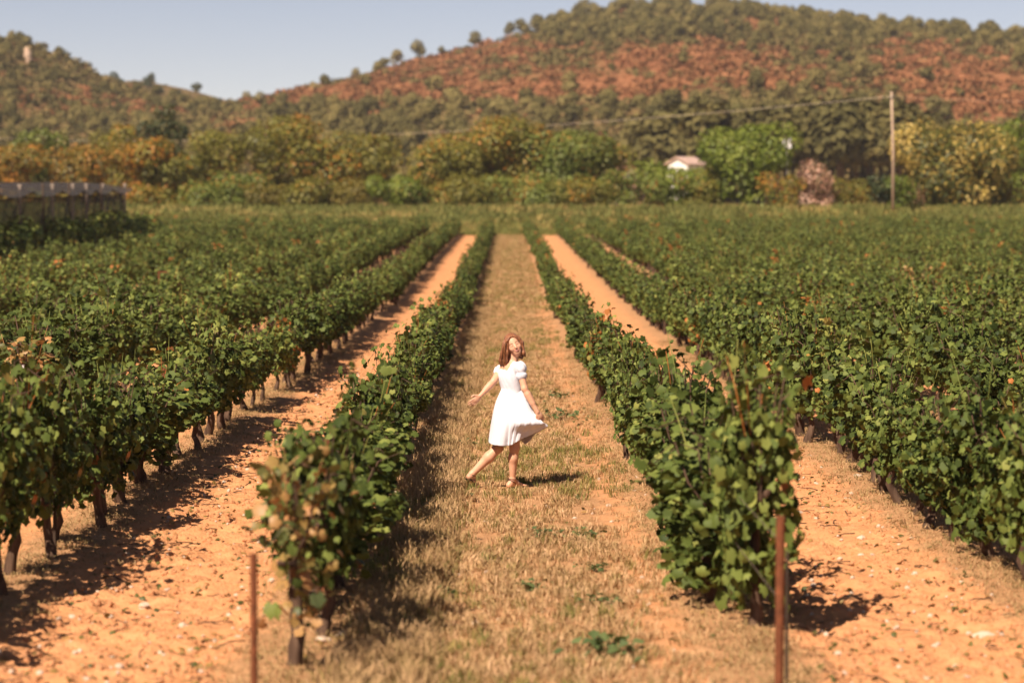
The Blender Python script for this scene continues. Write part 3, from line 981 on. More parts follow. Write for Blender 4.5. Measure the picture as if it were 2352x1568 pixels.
rngh = np.random.default_rng(9)
n = 15000
gy = rngh.uniform(185.5, 236, n); gx = rngh.uniform(-.30, .30, n) * gy
dn = fbm(gx * .06, gy * .10, 3, 51)
keep = (rngh.uniform(0, 1, n) < np.clip((dn - .22) * 2.6, .10, 1)) & ~((gx > -1.0) & (gx < 1.25) & (gy < 187))
gx, gy, dn = gx[keep], gy[keep], dn[keep]
rot = np.zeros((len(gx), 3)); rot[:, 2] = rngh.uniform(0, 6.28, len(gx))
hs = [tuft_mesh(600 + k, 26, .75, .5, .045, M['grass'], .5, (0, .7) if k < 4 else (.6, 1)) for k in range(6)]
scatter('headland_grass', hs, np.stack([gx, gy, rise(gx, gy)], 1), rot, rngh.uniform(.5, 1.15, len(gx)) * (.60 + .95 * smooth(190, 222, gy)),
        np.where(fbm(gx * .2, gy * .2, 2, 61) > .6, rngh.integers(3, 6, len(gx)), rngh.integers(0, 4, len(gx))))
# dry reddish stalks beside the blossoming bush
ds = thing('dry_stalks', 'thicket of thin dry reddish stalks between the pole and the blossoming bush', 'dead shrub', ((2092 - VX) / F * 231, 231, 1.3))
mb = MB()
for k in range(26):
    a, b = rngh.uniform(-1.2, 1.2), rngh.uniform(-.6, .6)
    mb.tube([(a, b, 0), (a + rngh.uniform(-.2, .2), b, 1.4), (a + rngh.uniform(-.5, .5), b, rngh.uniform(2, 3.6))], [.03, .022, .008], 5)
link('stalks', mb.mesh('stalks', plain_mat('dry_stalk', (.24, .13, .07), (.36, .21, .12), 4)), ds)


# ------------------------------------------------------------------ netted orchard row
NX = -21.0
net_posts = [(50, 105), (127, 112), (175, 117.8), (200, 121), (243, 126.5), (290, 133.2)]
for k, (px, Y) in enumerate(net_posts):
    X = NX + (.1 * (k % 2))
    lb = ['pale square post of the netted row, nearest the picture edge', 'pale square post of the netted row, second from the picture edge', 'pale square post of the netted row, third from the picture edge',
          'pale square post of the netted row, fourth from the picture edge', 'pale square post of the netted row, last but one along the net', 'pale square post standing clear at the end of the netting'][k]
    o = thing('net_post', lb, 'post', (X - .12, Y, float(rise(0, Y))), 0, 'posts of the netted row')
    mb = MB(); mb.box(-.06, .06, -.05, .05, -.3, 3.84); link('shaft', mb.mesh('shaft', M['concrete'], False), o)
    mb = MB(); mb.box(-.085, .085, -.075, .075, 3.84, 3.95); link('cap', mb.mesh('cap', M['concrete'], False), o)
for k, (px, Y) in enumerate(((82, 108.5), (150, 115), (240, 124), (322, 138))):
    o = thing('net_stake', ['thin dark stake showing above the net near the picture edge', 'thin dark stake in the middle of the net', 'thin dark stake close to a pale post of the net',
                            'short dark stake at the corner of the dark bushes beyond the net'][k], 'stake', (NX + .2, Y, float(rise(0, Y))), 0, 'stakes of the netted row')
    mb = MB(); mb.tube([(0, 0, -.2), (.05, 0, 2), (0, 0, 4.0 if k < 3 else 2.3)], .05, 6); link('shaft', mb.mesh('shaft', M['dark_wood']), o)


def net_mat():
    t = NT('shade_net')
    b = t.bsdf((0.038, 0.033, 0.032), 0.8, 0.2)
    tr = t.n('ShaderNodeBsdfTransparent')
    mx = t.n('ShaderNodeMixShader')
    t.l(t.ramp(t.noise(1.2, 3), [(0.3, (.68, .68, .68)), (.7, (.86, .86, .86))]), mx.inputs[0])
    t.l(tr.outputs[0], mx.inputs[1]); t.l(b.outputs[0], mx.inputs[2])
    return t.done(mx.outputs[0])


ny_, nz_ = 120, 14
yy = np.linspace(84, 133.2, ny_); vv = np.linspace(0, 1, nz_)
A, B = np.meshgrid(yy, vv)
posts_y = np.array([84, 90, 97.5] + [p[1] for p in net_posts])
kk = np.clip(np.searchsorted(posts_y, A) - 1, 0, len(posts_y) - 2)
tt = (A - posts_y[kk]) / (posts_y[kk + 1] - posts_y[kk])
sag = .28 * 4 * tt * (1 - tt)
Xn = NX - .10 + .25 * np.sin(A * 1.1 + B * 2) * (B) * .5 + .12 * np.sin(A * 3.1 + B * 5)
Zn = rise(0, A) + (3.62 - sag * (1 - B)) - B * 1.8 + .1 * np.sin(A * .9) * B
idx = np.arange(A.size).reshape(A.shape)
q = np.stack([idx[:-1, :-1], idx[:-1, 1:], idx[1:, 1:], idx[1:, :-1]], -1).reshape(-1, 4)
NM = net_mat()
net = thing('shade_net', 'dark grey shade netting hung between the pale posts over the orchard row', 'netting', (0, 0, 0))
link('side_net', make_mesh('side_net', np.stack([Xn, A, Zn], -1), [q], NM), net)
Xr = NX + .45 - B * 6.5  # eave drawn out past the posts, added to put the bushes in shade
Zr = rise(0, A) + 3.62 - sag * (1 - B) + .35 * np.sin(B * PI) + .05
link('roof_net', make_mesh('roof_net', np.stack([Xr, A, Zr], -1), [q], NM), net)
for k in range(18):
    Y = 84 + k * 3.15
    rr = np.random.default_rng(900 + k)
    h = 2.5 + rr.uniform(-.15, .25)
    blobs = [(rr.uniform(-.35, .35), rr.uniform(-1.2, 1.2), rr.uniform(.4, h - .5), .55, .6, .5) for _ in range(15)]
    p, nn = blob_leaves(rr, blobs, 110)
    mb = MB(); leaves(mb, p, nn + [0, 0, .3], rr.uniform(.16, .26, len(p)), rr.uniform(.1, .95, len(p)) ** 1.3, rr, QUAD_V, QUAD_F, .8)
    o = thing('orchard_bush', 'dark leafy bush with yellowish tips under the shade net', 'bush', (NX + .45, Y, float(rise(0, Y))), 0, 'bushes along the netted row')
    f = link('crown', mb.mesh('crown', M['vine_leaf']), o)
    tb = MB(); tb.tube([(0, 0, -.1), (.05, .05, .6), (0, 0, 1.2)], [.06, .045, .02], 6); link('trunk', tb.mesh('trunk', M['bark']), o)


# ------------------------------------------------------------------ vines
def vine_meshes(seed, dry=False, sparse=1.0, split=0, low=.42):
    """Trunk and foliage of one vine; with split, that many of the outer leaves are returned apart."""
    rng = np.random.default_rng(seed)
    tb = MB()
    bx, by = rng.uniform(-.06, .06, 2)
    kx, ky = rng.uniform(-.09, .09, 2)
    pts = [(bx, by, -.08), (bx * .8 + .01, by, .03), (kx, ky, .24), (kx * .4, ky * .4, .46), (0, 0, .62)]
    # smooth the path
    t = np.linspace(0, 4, 11)
    pp = np.stack([np.interp(t, range(5), [p[i] for p in pts]) for i in range(3)], 1) + rng.normal(0, .006, (11, 3))
    rad = np.interp(t, range(5), [.075, .058, .042, .038, .048]) * rng.uniform(.85, 1.2) * (1 + rng.uniform(-.12, .12, 11))
    tb.tube(pp, rad, 9, jitter=.16, rng=rng)
    for s in (-1, 1):
        tb.tube([(0, 0, .58), (rng.uniform(-.04, .04), s * .2, .68), (rng.uniform(-.06, .06), s * .48, .70 + rng.uniform(-.04, .05))], [.035, .026, .015], 7, jitter=.12, rng=rng)
    canes = []
    for k in range(9):
        y0 = rng.uniform(-.45, .45)
        a = np.array([0, y0, .68])
        lean = float(np.clip(rng.normal(0, .16), -.24, .24))
        top = np.array([lean, y0 + rng.normal(0, .15), rng.uniform(1.0, 1.35)])
        end = top + np.array([np.sign(lean) * rng.uniform(.04, .18), rng.normal(0, .1), rng.uniform(-.25, .12)])
        canes.append((a, top, end))
        tb.tube([a, (a + top) / 2 + [lean * .2, 0, 0], top, end], [.008, .007, .005, .003], 5)
    trunk = tb.mesh('trunk', M['bark'])
    fb = MB()
    blobs = []
    for k in range(int(18 * sparse) + 1):
        z0 = low + (1.02 - low) * rng.uniform(0, 1) ** .8
        wx = .09 + .13 * float(smooth(.5, .9, z0))
        r = rng.uniform(.11, .22)
        blobs.append((rng.uniform(-wx, wx), rng.uniform(-.46, .46), z0, r, r * 1.05, r * rng.uniform(.8, 1.05)))
    p, n = blob_leaves(rng, blobs, 620 if not dry else 190, .66)
    ok = (p[:, 2] > low - .12 + .25 * vnoise(p[:, 1] * 4, p[:, 0] * 4, seed))
    p, n = p[ok], n[ok]
    # leaves along the free canes
    for a, top, end in canes:
        m = rng.integers(7, 13)
        tt = rng.uniform(.35, 1, m)[:, None]
        q = np.where(tt < .75, a + (top - a) * (tt / .75), top + (end - top) * ((tt - .75) / .25)) + rng.normal(0, .05, (m, 3))
        p = np.concatenate([p, q]); n = np.concatenate([n, rand_dir(rng, m) + [0, 0, .6]])
    for k in range(4):            # long shoots standing out of the canopy
        y0 = rng.uniform(-.45, .45); sx = rng.choice([-1, 1]) * rng.uniform(.05, .34)
        q0 = np.array([sx * .4, y0, 1.0]); q1 = q0 + [sx * .45, rng.normal(0, .2), rng.uniform(.12, .55) * (1 if k else 1.35)]
        m = 9
        tt = rng.uniform(0, 1, m)[:, None]
        p = np.concatenate([p, q0 + (q1 - q0) * tt + rng.normal(0, .035, (m, 3))]); n = np.concatenate([n, rand_dir(rng, m) + [0, 0, .7]])
        fb.tube([q0, (q0 + q1) / 2 + [0, 0, .03], q1], [.005, .004, .002], 5, .9)
    nrm = n * .60 + [0, 0, .25] + rng.normal(0, .52, p.shape)
    size = rng.uniform(.042, .082, len(p)) * rng.choice([1, 1, 1.3], len(p))
    tint = np.clip(rng.beta(2, 2.2, len(p)) * .88, 0, 1)
    odd = rng.uniform(0, 1, len(p))
    po = .16 if seed % 10 == 7 else .004
    tint[odd < po] = rng.uniform(.94, 1, (odd < po).sum())
    if dry:
        tint = rng.uniform(0, 1, len(p))
    lv = None
    if split:
        cand = np.nonzero((n[:, 1] < .15) & (p[:, 2] > .45))[0]
        pick = rng.choice(cand, min(split, len(cand)), replace=False)
        lv = [(p[i], nrm[i], size[i], tint[i]) for i in pick]
        keepm = np.ones(len(p), bool); keepm[pick] = False
        p, nrm, size, tint = p[keepm], nrm[keepm], size[keepm], tint[keepm]
    leaves(fb, p, nrm, size, tint, rng, droop=.9)
    fol = fb.mesh('foliage', M['dry_leaf'] if dry else M['vine_leaf'])
    return trunk, fol, lv


NV = 10
VINES = [vine_meshes(1000 + k, low=.37) for k in range(NV)]
DRY = vine_meshes(1501, True, .7)
SPLIT = [vine_meshes(1600 + k, False, 1.2, 44, .29) for k in range(6)]
TURN = vine_meshes(1917, False, 1.0)
YELLOW = vine_meshes(1701, True, .6, 26, .30)
HANG = [vine_meshes(1800 + k, False, 1.5, 44, .16) for k in range(4)]
LEAF_ME = []
for k in range(10):
    mb = MB()
    v = GRAPE_V.copy(); v[:, 2] *= [1, 1.6, .6, -1, 1.3][k % 5]
    mb.add(v, GRAPE_F, [.08, .2, .3, .38, .46, .54, .62, .70, .78, .86][k])
    LEAF_ME.append(mb.mesh('leaf', M['vine_leaf']))


def leaf_objects(parent, lv, seed):
    rng = np.random.default_rng(seed)
    for p, nr, s, t in lv:
        nr = unit(np.asarray(nr))
        tip = unit(np.array([0, 0, -.9]) + rng.normal(0, .55, 3))
        e2 = unit(tip - nr * np.dot(tip, nr)); e1 = np.cross(e2, nr)
        o = link('leaf', LEAF_ME[int(np.clip(t * 10, 0, 9))], parent)
        o.matrix_local = Matrix(((e1[0] * s, e2[0] * s, nr[0] * s, p[0]), (e1[1] * s, e2[1] * s, nr[1] * s, p[1]), (e1[2] * s, e2[2] * s, nr[2] * s, p[2]), (0, 0, 0, 1)))


ORD = ['first', 'second', 'third', 'fourth', 'fifth', 'sixth', 'seventh', 'eighth', 'ninth', 'tenth', 'eleventh', 'twelfth', 'thirteenth', 'fourteenth', 'fifteenth', 'sixteenth', 'seventeenth']
rngv = np.random.default_rng(21)
cands, mass = [], []
for side, rows in (('post', LEFT_ROWS), ('open', RIGHT_ROWS)):
    for ri, rx in enumerate(rows):
        y = 14.0
        if side == 'post' and ri == 0:
            y = 15.0
        if side == 'open' and ri == 0:
            y = 16.6
        k = 0
        while y < FIELD_END:
            x = rx + rngv.normal(0, .08)
            vis = abs(x / y) < (.228 + 2.2 / y)
            gap = rngv.uniform() < (.035 if ri else 0.0) and y > 30
            if ri == 4 and side == 'post' and 69.5 < y < 76:
                gap = True
            if ri == 2 and side == 'post' and 29.0 < y < 30.6:
                gap = True
            if side == 'post' and rx < -18.9 and y < 141:
                vis = False
            if vis and not gap:
                seen = abs(x / y) < (.212 + .6 / y)
                (cands if seen else mass).append((y, x, side, ri, k))
            y += rngv.uniform(.93, 1.08)
            k += 1
cands.sort()
brown = min((c for c in cands if c[2] == 'open' and c[3] == 4), key=lambda c: abs(c[0] - 66))
cands.remove(brown); cands.insert(0, brown)
turning = min((c for c in cands if c[2] == 'open' and c[3] == 1), key=lambda c: abs(c[0] - 34.6))
first, rest = cands[:298], cands[298:] + mass
row_count = {}
side_txt = {'post': 'on the shaded-alley side', 'open': 'on the sunny-path side'}
n_split = 0
for i, (y, x, side, ri, k) in enumerate(first):
    hgt = rngv.uniform(.78, 1.14)
    wd = rngv.uniform(.85, 1.15)
    flip = rngv.choice([0, PI])
    hgt *= 1 + .22 * (float(vnoise(ri * 7.3, y * .45, 5)) - .5)
    wd *= 1 + .5 * (float(vnoise(ri * 3.1, y * .38, 6)) - .5)
    if ri == 0 and y >= 23:
        hgt *= .88; wd *= .74
    elif ri == 1:
        hgt *= 1.04; wd *= .92
    elif ri > 1:
        hgt *= 1.10; wd *= 1.06
    if side == 'open' and ri == 0 and y < 23:
        hgt *= 1.22; wd *= 1.08
    if side == 'post' and ri == 1 and y < 24:
        hgt *= 1.06; wd *= 1.08
    mats_row = 'row bordering the grass alley' if ri == 0 else '%s row out from the grass alley' % ORD[ri]
    who = 'behind her trailing hand' if side == 'post' else 'beside the dress hem she lifts'
    grp = 'vines of the %s %s' % (mats_row, 'behind the trailing hand' if side == 'post' else 'on the lifted hem side')
    label = 'leafy green grapevine in the %s, %s' % (mats_row, 'trailing hand side' if side == 'post' else 'lifted hem side')
    wd = min(wd, 1.38)
    special = None
    nth = row_count[(side, ri)] = row_count.get((side, ri), -1) + 1
    row_txt = {('post', 0): 'row behind the thin rusty post', ('open', 0): 'row behind the tall rusty angle post', ('post', 1): 'row of shaded trunks',
               ('open', 1): 'row across the sunny path'}.get((side, ri))
    if row_txt is None:
        row_txt = '%s row %s' % (ORD[ri], 'out, trailing hand side' if side == 'post' else 'out, dress hem side')
    if nth < 14:
        label = 'leafy green grapevine, %s in view along the %s' % (ORD[nth], row_txt)
    else:
        label = 'leafy green grapevine farther along the %s, past its fourteenth' % row_txt
    if side == 'post' and ri == 0 and k == 0:
        special, label, grp = YELLOW, 'sparse yellowing end vine right behind the thin rusty post', None
    elif side == 'post' and ri == 2 and 30.6 <= y < 32.4 and not any(o.get('label', '').startswith('withered') for o in COL.objects):
        special, label, grp = DRY, 'withered brown vine drying around a rusty post', None
    elif side == 'open' and ri == 0 and k == 0:
        label, grp = 'bushy end vine right behind the tall rusty post with hanging leaves', None
    if (y, x) == brown[:2]:
        special, label, grp = DRY, 'browned vine standing alone in the green rows across the sunny path', None
    elif (y, x) == turning[:2]:
        special, label, grp = TURN, 'vine with orange turning leaves in the row across the sunny path', None
    o = thing('grapevine', label, 'grapevine', (x, y, float(rise(x, y)) + .03), flip, grp)
    o.scale = (wd, 1.0, hgt)
    if special is not None:
        tr, fo, lv = special
    elif side == 'open' and ((ri == 0 and nth < 6) or (ri == 1 and nth in (0, 1, 4))):
        tr, fo, lv = HANG[(nth + ri) % 4]
    elif y < 24.5:
        tr, fo, lv = SPLIT[n_split % 6]; n_split += 1
    else:
        tr, fo, lv = VINES[int(rngv.integers(0, NV))]
    link('trunk', tr, o)
    link('foliage', fo, o, kind='stuff')
    if lv and flip == 0:
        leaf_objects(o, lv, 3000 + i)
    elif lv:
        o.rotation_euler = (0, 0, 0)
        leaf_objects(o, lv, 3000 + i)

a = np.array([(x, y, float(rise(x, y)) + .03) for y, x, *_ in rest])
rot = np.zeros((len(a), 3)); rot[:, 2] = rngv.choice([0, PI], len(a)) + rngv.normal(0, .12, len(a))
outer = np.array([.8 if r[3] == 0 else .95 if r[3] == 1 else 1.1 for r in rest])
scl = np.stack([outer * rngv.uniform(.66, 1.2, len(a)), np.full(len(a), 1.05), (1 + (outer - 1) * .7) * rngv.uniform(.72, 1.14, len(a)) * (1 + .2 * (vnoise(a[:, 0] * 1.1, a[:, 1] * .4, 3) - .5))], 1)
scatter('distant_grapevines', [joined(f, t) for t, f, _ in VINES], a, rot, scl, rngv.integers(0, NV, len(a)))


# ------------------------------------------------------------------ posts, stakes and wires of the rows
def row_post(x, y, h, label, cross=False, lean=(0, 0), r=.024, mat='rust', name='trellis_post', band=False):
    o = thing(name, label, 'post', (x, y, float(rise(x, y))), 0, None)
    mb = MB()
    if cross or r > .03:
        w = r
        n0 = np.array([(-w, -w), (w, -w), (w, w * .2), (w * .25, w * .2), (w * .25, w), (-w * .25, w), (-w * .25, w * .2), (-w, w * .2)])
        v = [(a, b, -.3) for a, b in n0] + [(a + lean[0] * h, b + lean[1] * h, h) for a, b in n0]
        m = len(n0)
        mb.add(v, np.array([(k, (k + 1) % m, (k + 1) % m + m, k + m) for k in range(m)]))
        mb.add([v[k + m] for k in (0, 1, 2, 7)] + [v[k + m] for k in (3, 4, 5, 6)], np.array([(0, 1, 2, 3), (4, 5, 6, 7)]))
    else:
        mb.tube([(0, 0, -.3), (lean[0] * h, lean[1] * h, h)], r, 10)
    link('shaft', mb.mesh('shaft', M[mat], False), o)
    if cross:
        mb = MB(); mb.box(-.02, .26, -.018, .018, h - .05, h - .01); link('crossbar', mb.mesh('crossbar', M['rust'], False), o)
    if band:
        mb = MB(); mb.box(-.11, .11, -.04, .04, h - .16, h - .11); link('clamp', mb.mesh('clamp', M['white_metal'], False), o)
    return o


row_post((578 - VX) / F * 12.8, 12.8, 1.07, 'thin rusty post in front of the yellowing end vine', r=.0195)
row_post((1795 - VX) / F * 13.8, 13.8, 1.15, 'tall rusty angle post at the end of the bushy vine row', r=.026, lean=(.004, 0))
row_post((1813 - VX) / F * 14.3, 14.3, .88, 'dark slim stake tucked behind the tall rusty angle post', r=.010, mat='dark_wood', name='stake')
o = row_post((745 - VX) / F * 18.0, 18.0, 1.22, 'rusty post rising through the leaves of the row by the yellowing vine', r=.034)
mb = MB(); mb.box(-.075, .075, -.052, -.036, 1.12, 1.17); link('crossbar', mb.mesh('crossbar', M['rust'], False), o)
row_post(-10.3, 71.5, 1.35, 'rusty post with a crossbar standing in a gap between distant vines', True)
row_post(-6.22, 31.0, 1.16, 'rusty post with a pale clamp inside the withered vine', r=.036, band=True)
row_post(-3.86, 20.5, .95, 'thin dark stake among vine trunks in shade', r=.016, mat='dark_wood', name='stake')
row_post(-3.84, 27.0, 1.25, 'thin rusty stake under the leaves of the row beyond the dirt path', r=.018, name='stake')
for rx, y0, y1, z, lb in ((-1.36, 12.8, 75, .66, 'lower wire along the vine row with the thin rusty end post'), (-1.36, 12.8, 75, 1.0, 'upper wire along the vine row with the thin rusty end post'),
                          (1.57, 13.8, 75, .66, 'lower wire along the vine row with the angle post'), (1.57, 13.8, 75, 1.0, 'upper wire along the vine row with the angle post'),
                          (-3.88, 14, 75, .52, 'wire strung low past the shaded vine trunks'), (3.96, 14, 75, .60, 'wire along the vine row across the sunny dirt path')):
    yy = np.linspace(y0, y1, 24)
    mb = MB(); mb.tube(np.stack([np.full(24, rx), yy, rise(0, yy) + z - .02 * np.abs(np.sin((yy - y0) * .55))], 1), .0022, 5)
    link('trellis_wire', mb.mesh('trellis_wire', M['wire']), None, None, lb, 'wire')


# ------------------------------------------------------------------ grass, litter, clods and stones
def put(name, meshes, x, y, smin, smax, zoff=0.0, tilt=0.0, seed=1, flat=None):
    rng = np.random.default_rng(seed)
    n = len(x)
    rot = np.stack([rng.normal(0, tilt, n), rng.normal(0, tilt, n), rng.uniform(0, 6.28, n)], 1)
    s = rng.uniform(smin, smax, n)
    if flat is not None:
        s = np.stack([s, s * rng.uniform(.7, 1.2, n), s * flat], 1)
    scatter(name, meshes, np.stack([x, y, ground_z(x, y) + zoff], 1), rot, s, rng.integers(0, len(meshes), n))


rg = np.random.default_rng(33)
# dry grass of the alley
n = 21000
gy = 12.5 + (75 - 12.5) * rg.uniform(0, 1, n) ** 1.25
gx = rg.uniform(-1.12, 1.30, n)
pat = fbm(gx * 1.5, gy * .7, 3, 71)
edge = np.exp(-((gx + .78) / .28) ** 2)
ok = rg.uniform(0, 1, n) < np.clip(.25 + 1.3 * (pat - .25) + .5 * edge - .55 * smooth(.6, 1.2, gx), .08, 1)
ok &= ~((np.abs(gx - .02) < .14) & (np.abs(gy - 26.0) < .2))
gx, gy, edge = gx[ok], gy[ok], edge[ok]
grn = rg.uniform(0, 1, len(gx)) < (.06 + .34 * edge + .45 * smooth(.56, .72, fbm(gx * .9, gy * .35, 3, 72)))
alley_t = [tuft_mesh(700 + k, 22, .10, .075, .0032, M['straw'], .9) for k in range(6)]
tall_t = [tuft_mesh(720 + k, 30, .21, .08, .0034, M['straw'], .75, (.1, .9)) for k in range(4)]
green_t = [tuft_mesh(740 + k, 24, .15, .07, .0036, M['grass'], .7) for k in range(4)]
b = (edge > .35) & ~grn
a_ = ~b & ~grn
put('short_dry_grass', alley_t, gx[a_], gy[a_], .7, 1.25, -.005, .15, 1)
put('tall_dry_grass', tall_t, gx[b], gy[b], .7, 1.3, -.005, .15, 2)
put('green_grass', green_t, gx[grn], gy[grn], .55, 1.1, -.005, .15, 3)
n = 5000
fy = rg.uniform(75, 186, n); fx = rg.uniform(-1.05, 1.2, n)
put('far_alley_grass', [tuft_mesh(760 + k, 20, .13, .16, .008, M['straw'] if k < 3 else M['grass'], .8) for k in range(4)], fx, fy, .8, 1.3, 0, .1, 4)

# straw and prunings under the rows
lx, ly = [], []
for r in LEFT_ROWS[:4] + RIGHT_ROWS[:4]:
    m = 2600 if abs(r) < 5 else 1000
    y = 12.5 + 45 * rg.uniform(0, 1, m) ** 1.3
    lx.append(r + rg.normal(0, .26, m)); ly.append(y)
put('straw_litter', [tuft_mesh(780 + k, 14, .05, .11, .003, M['straw'], 2.6, (0, .8)) for k in range(5)], np.concatenate(lx), np.concatenate(ly), .7, 1.4, .0, .2, 5)


def lump_mesh(seed, mat, name):
    rng = np.random.default_rng(seed)
    th = np.linspace(0, PI, 6); ph = np.linspace(0, 2 * PI, 8)[:-1]
    v = np.array([(math.sin(a) * math.cos(b), math.sin(a) * math.sin(b), math.cos(a)) for a in th for b in ph])
    v = v * (1 + .6 * (vnoise(v[:, 0] * 1.7 + seed, v[:, 2] * 1.7 + v[:, 1] * 1.3 + seed, seed)[:, None] - .5)) * rng.uniform(.7, 1.2, 3)
    m = 7
    q = np.array([(i * m + k, i * m + (k + 1) % m, (i + 1) * m + (k + 1) % m, (i + 1) * m + k) for i in range(5) for k in range(m)])
    return make_mesh(name, v, [q], mat, smooth_shade=False)


def bare(n, seed, ymax=48):
    r = np.random.default_rng(seed)
    xs = np.concatenate([r.uniform(-3.35, -1.75, n // 2), r.uniform(1.95, 3.65, n // 2)])
    return xs, 12.5 + (ymax - 12.5) * r.uniform(0, 1, len(xs)) ** 1.3


x, y = bare(7000, 41)
put('soil_clods', [lump_mesh(k, M['clod'], 'clod') for k in range(5)], x, y, .008, .034, .0, .5, 6, .75)
x, y = bare(900, 42)
x2 = rg.uniform(-1.3, 1.5, 160); y2 = rg.uniform(13, 40, 160)
put('pale_pebbles', [lump_mesh(20 + k, M['stone'], 'pebble') for k in range(4)], np.concatenate([x, x2]), np.concatenate([y, y2]), .010, .030, .004, .4, 7, .7)
x, y = bare(2600, 43)
x2 = rg.uniform(-1.3, 1.5, 700); y2 = 12.5 + 30 * rg.uniform(0, 1, 700)
fl = []
for k in range(5):
    mb = MB(); v = GRAPE_V.copy(); v[:, 2] = v[:, 2] * 2.2 + .12 * v[:, 0] ** 2 * 3
    mb.add(v, GRAPE_F, [.1, .3, .55, .75, .95][k]); fl.append(mb.mesh('fallen_leaf', M['dry_leaf']))
put('fallen_leaves', fl, np.concatenate([x, x2]), np.concatenate([y, y2]), .02, .055, .014, .45, 8)
tw = []
for k in range(4):
    mb = MB(); r = np.random.default_rng(k)
    mb.tube([(-.5, 0, 0), (-.1, r.uniform(-.1, .1), .06), (.3, r.uniform(-.12, .12), .02), (.5, r.uniform(-.2, .2), .05)], [.022, .02, .016, .01], 5); tw.append(mb.mesh('twig', M['dark_wood']))
x, y = bare(520, 44)
put('dry_twigs', tw, x, y, .08, .26, .012, .1, 9)

WEEDS = [(1372, 1396, .20, 'small green weed in the lower grass alley, alone'), (1412, 1515, .30, 'large low green weed nearest the camera on the grass alley'),
         (1222, 1365, .16, 'small green weed in the middle of the dry grass'), (1335, 1240, .20, 'green weed near the lower leaves of the bushy row'),
         (1245, 1236, .17, 'small weed in the dry grass below the standing foot'), (1062, 1030, .20, 'green tuft on the edge of the shaded strip behind the trailing foot'),
         (1295, 965, .34, 'wide green weed patch at the foot of the bushy row beside the dress'), (1285, 915, .24, 'green weed patch under the vine leaves beyond the lifted hem'),
         (1360, 1320, .16, 'faint green weed at the straw edge under the bushy row'), (1018, 1380, .18, 'dark green tuft at the end of the shaded strip')]
for k, (px, py, s, lb) in enumerate(WEEDS):
    X, Y = ground_hit(px, py)
    rr = np.random.default_rng(60 + k)
    mb = MB()
    m = 46
    p = np.stack([rr.normal(0, .42, m), rr.normal(0, .42, m), rr.uniform(.02, .38, m)], 1) * s
    leaves(mb, p, rand_dir(rr, m) * .6 + [0, 0, 1], rr.uniform(.2, .38, m) * s, rr.uniform(0, 1, m), rr, QUAD_V, QUAD_F, .1)
    o = thing('weed', lb, 'weed', (X, Y, float(ground_z(X, Y)) + .01), 0, 'green weeds in the grass alley')
    link('leaves', mb.mesh('leaves', M['green_weed']), o)
    mb = MB()
    for j in range(6):
        e = p[j * 6]
        mb.tube([(0, 0, -.02), e * .6 + [0, 0, .02], e], [.004, .003, .002], 4)
    link('stems', mb.mesh('stems', M['green_weed']), o)

STONES = [(2268, 1468, .075, 'largest pale stone lying alone low on the sunny dirt path'), (785, 1490, .05, 'pale stone beside the trunk of the yellowing end vine'), (740, 1505, .045, 'smaller pale stone near the yellowing end vine'),
          (1985, 1245, .05, 'pale flat stone halfway along the sunny dirt path'), (1838, 1180, .04, 'small pale stone close to the top of the tall rusty post'), (850, 1250, .06, 'pale stone at the foot of a vine in the shaded strip'),
          (325, 1405, .06, 'sunlit stone in the shadow on the dirt path'), (1975, 1110, .045, 'white stone against the trunks across the sunny path'), (1400, 1165, .035, 'pale stone on the straw near the end of her shadow')]
for k, (px, py, s, lb) in enumerate(STONES):
    X, Y = ground_hit(px, py)
    o = link('stone', lump_mesh(80 + k, M['stone'], 'stone'), None, (X, Y, float(ground_z(X, Y)) + s * .25), lb, 'stone', 'pale stones on the soil')
    o.scale = (s * 1.2, s, s * .6)
    o.rotation_euler = (0, 0, k * 1.3)


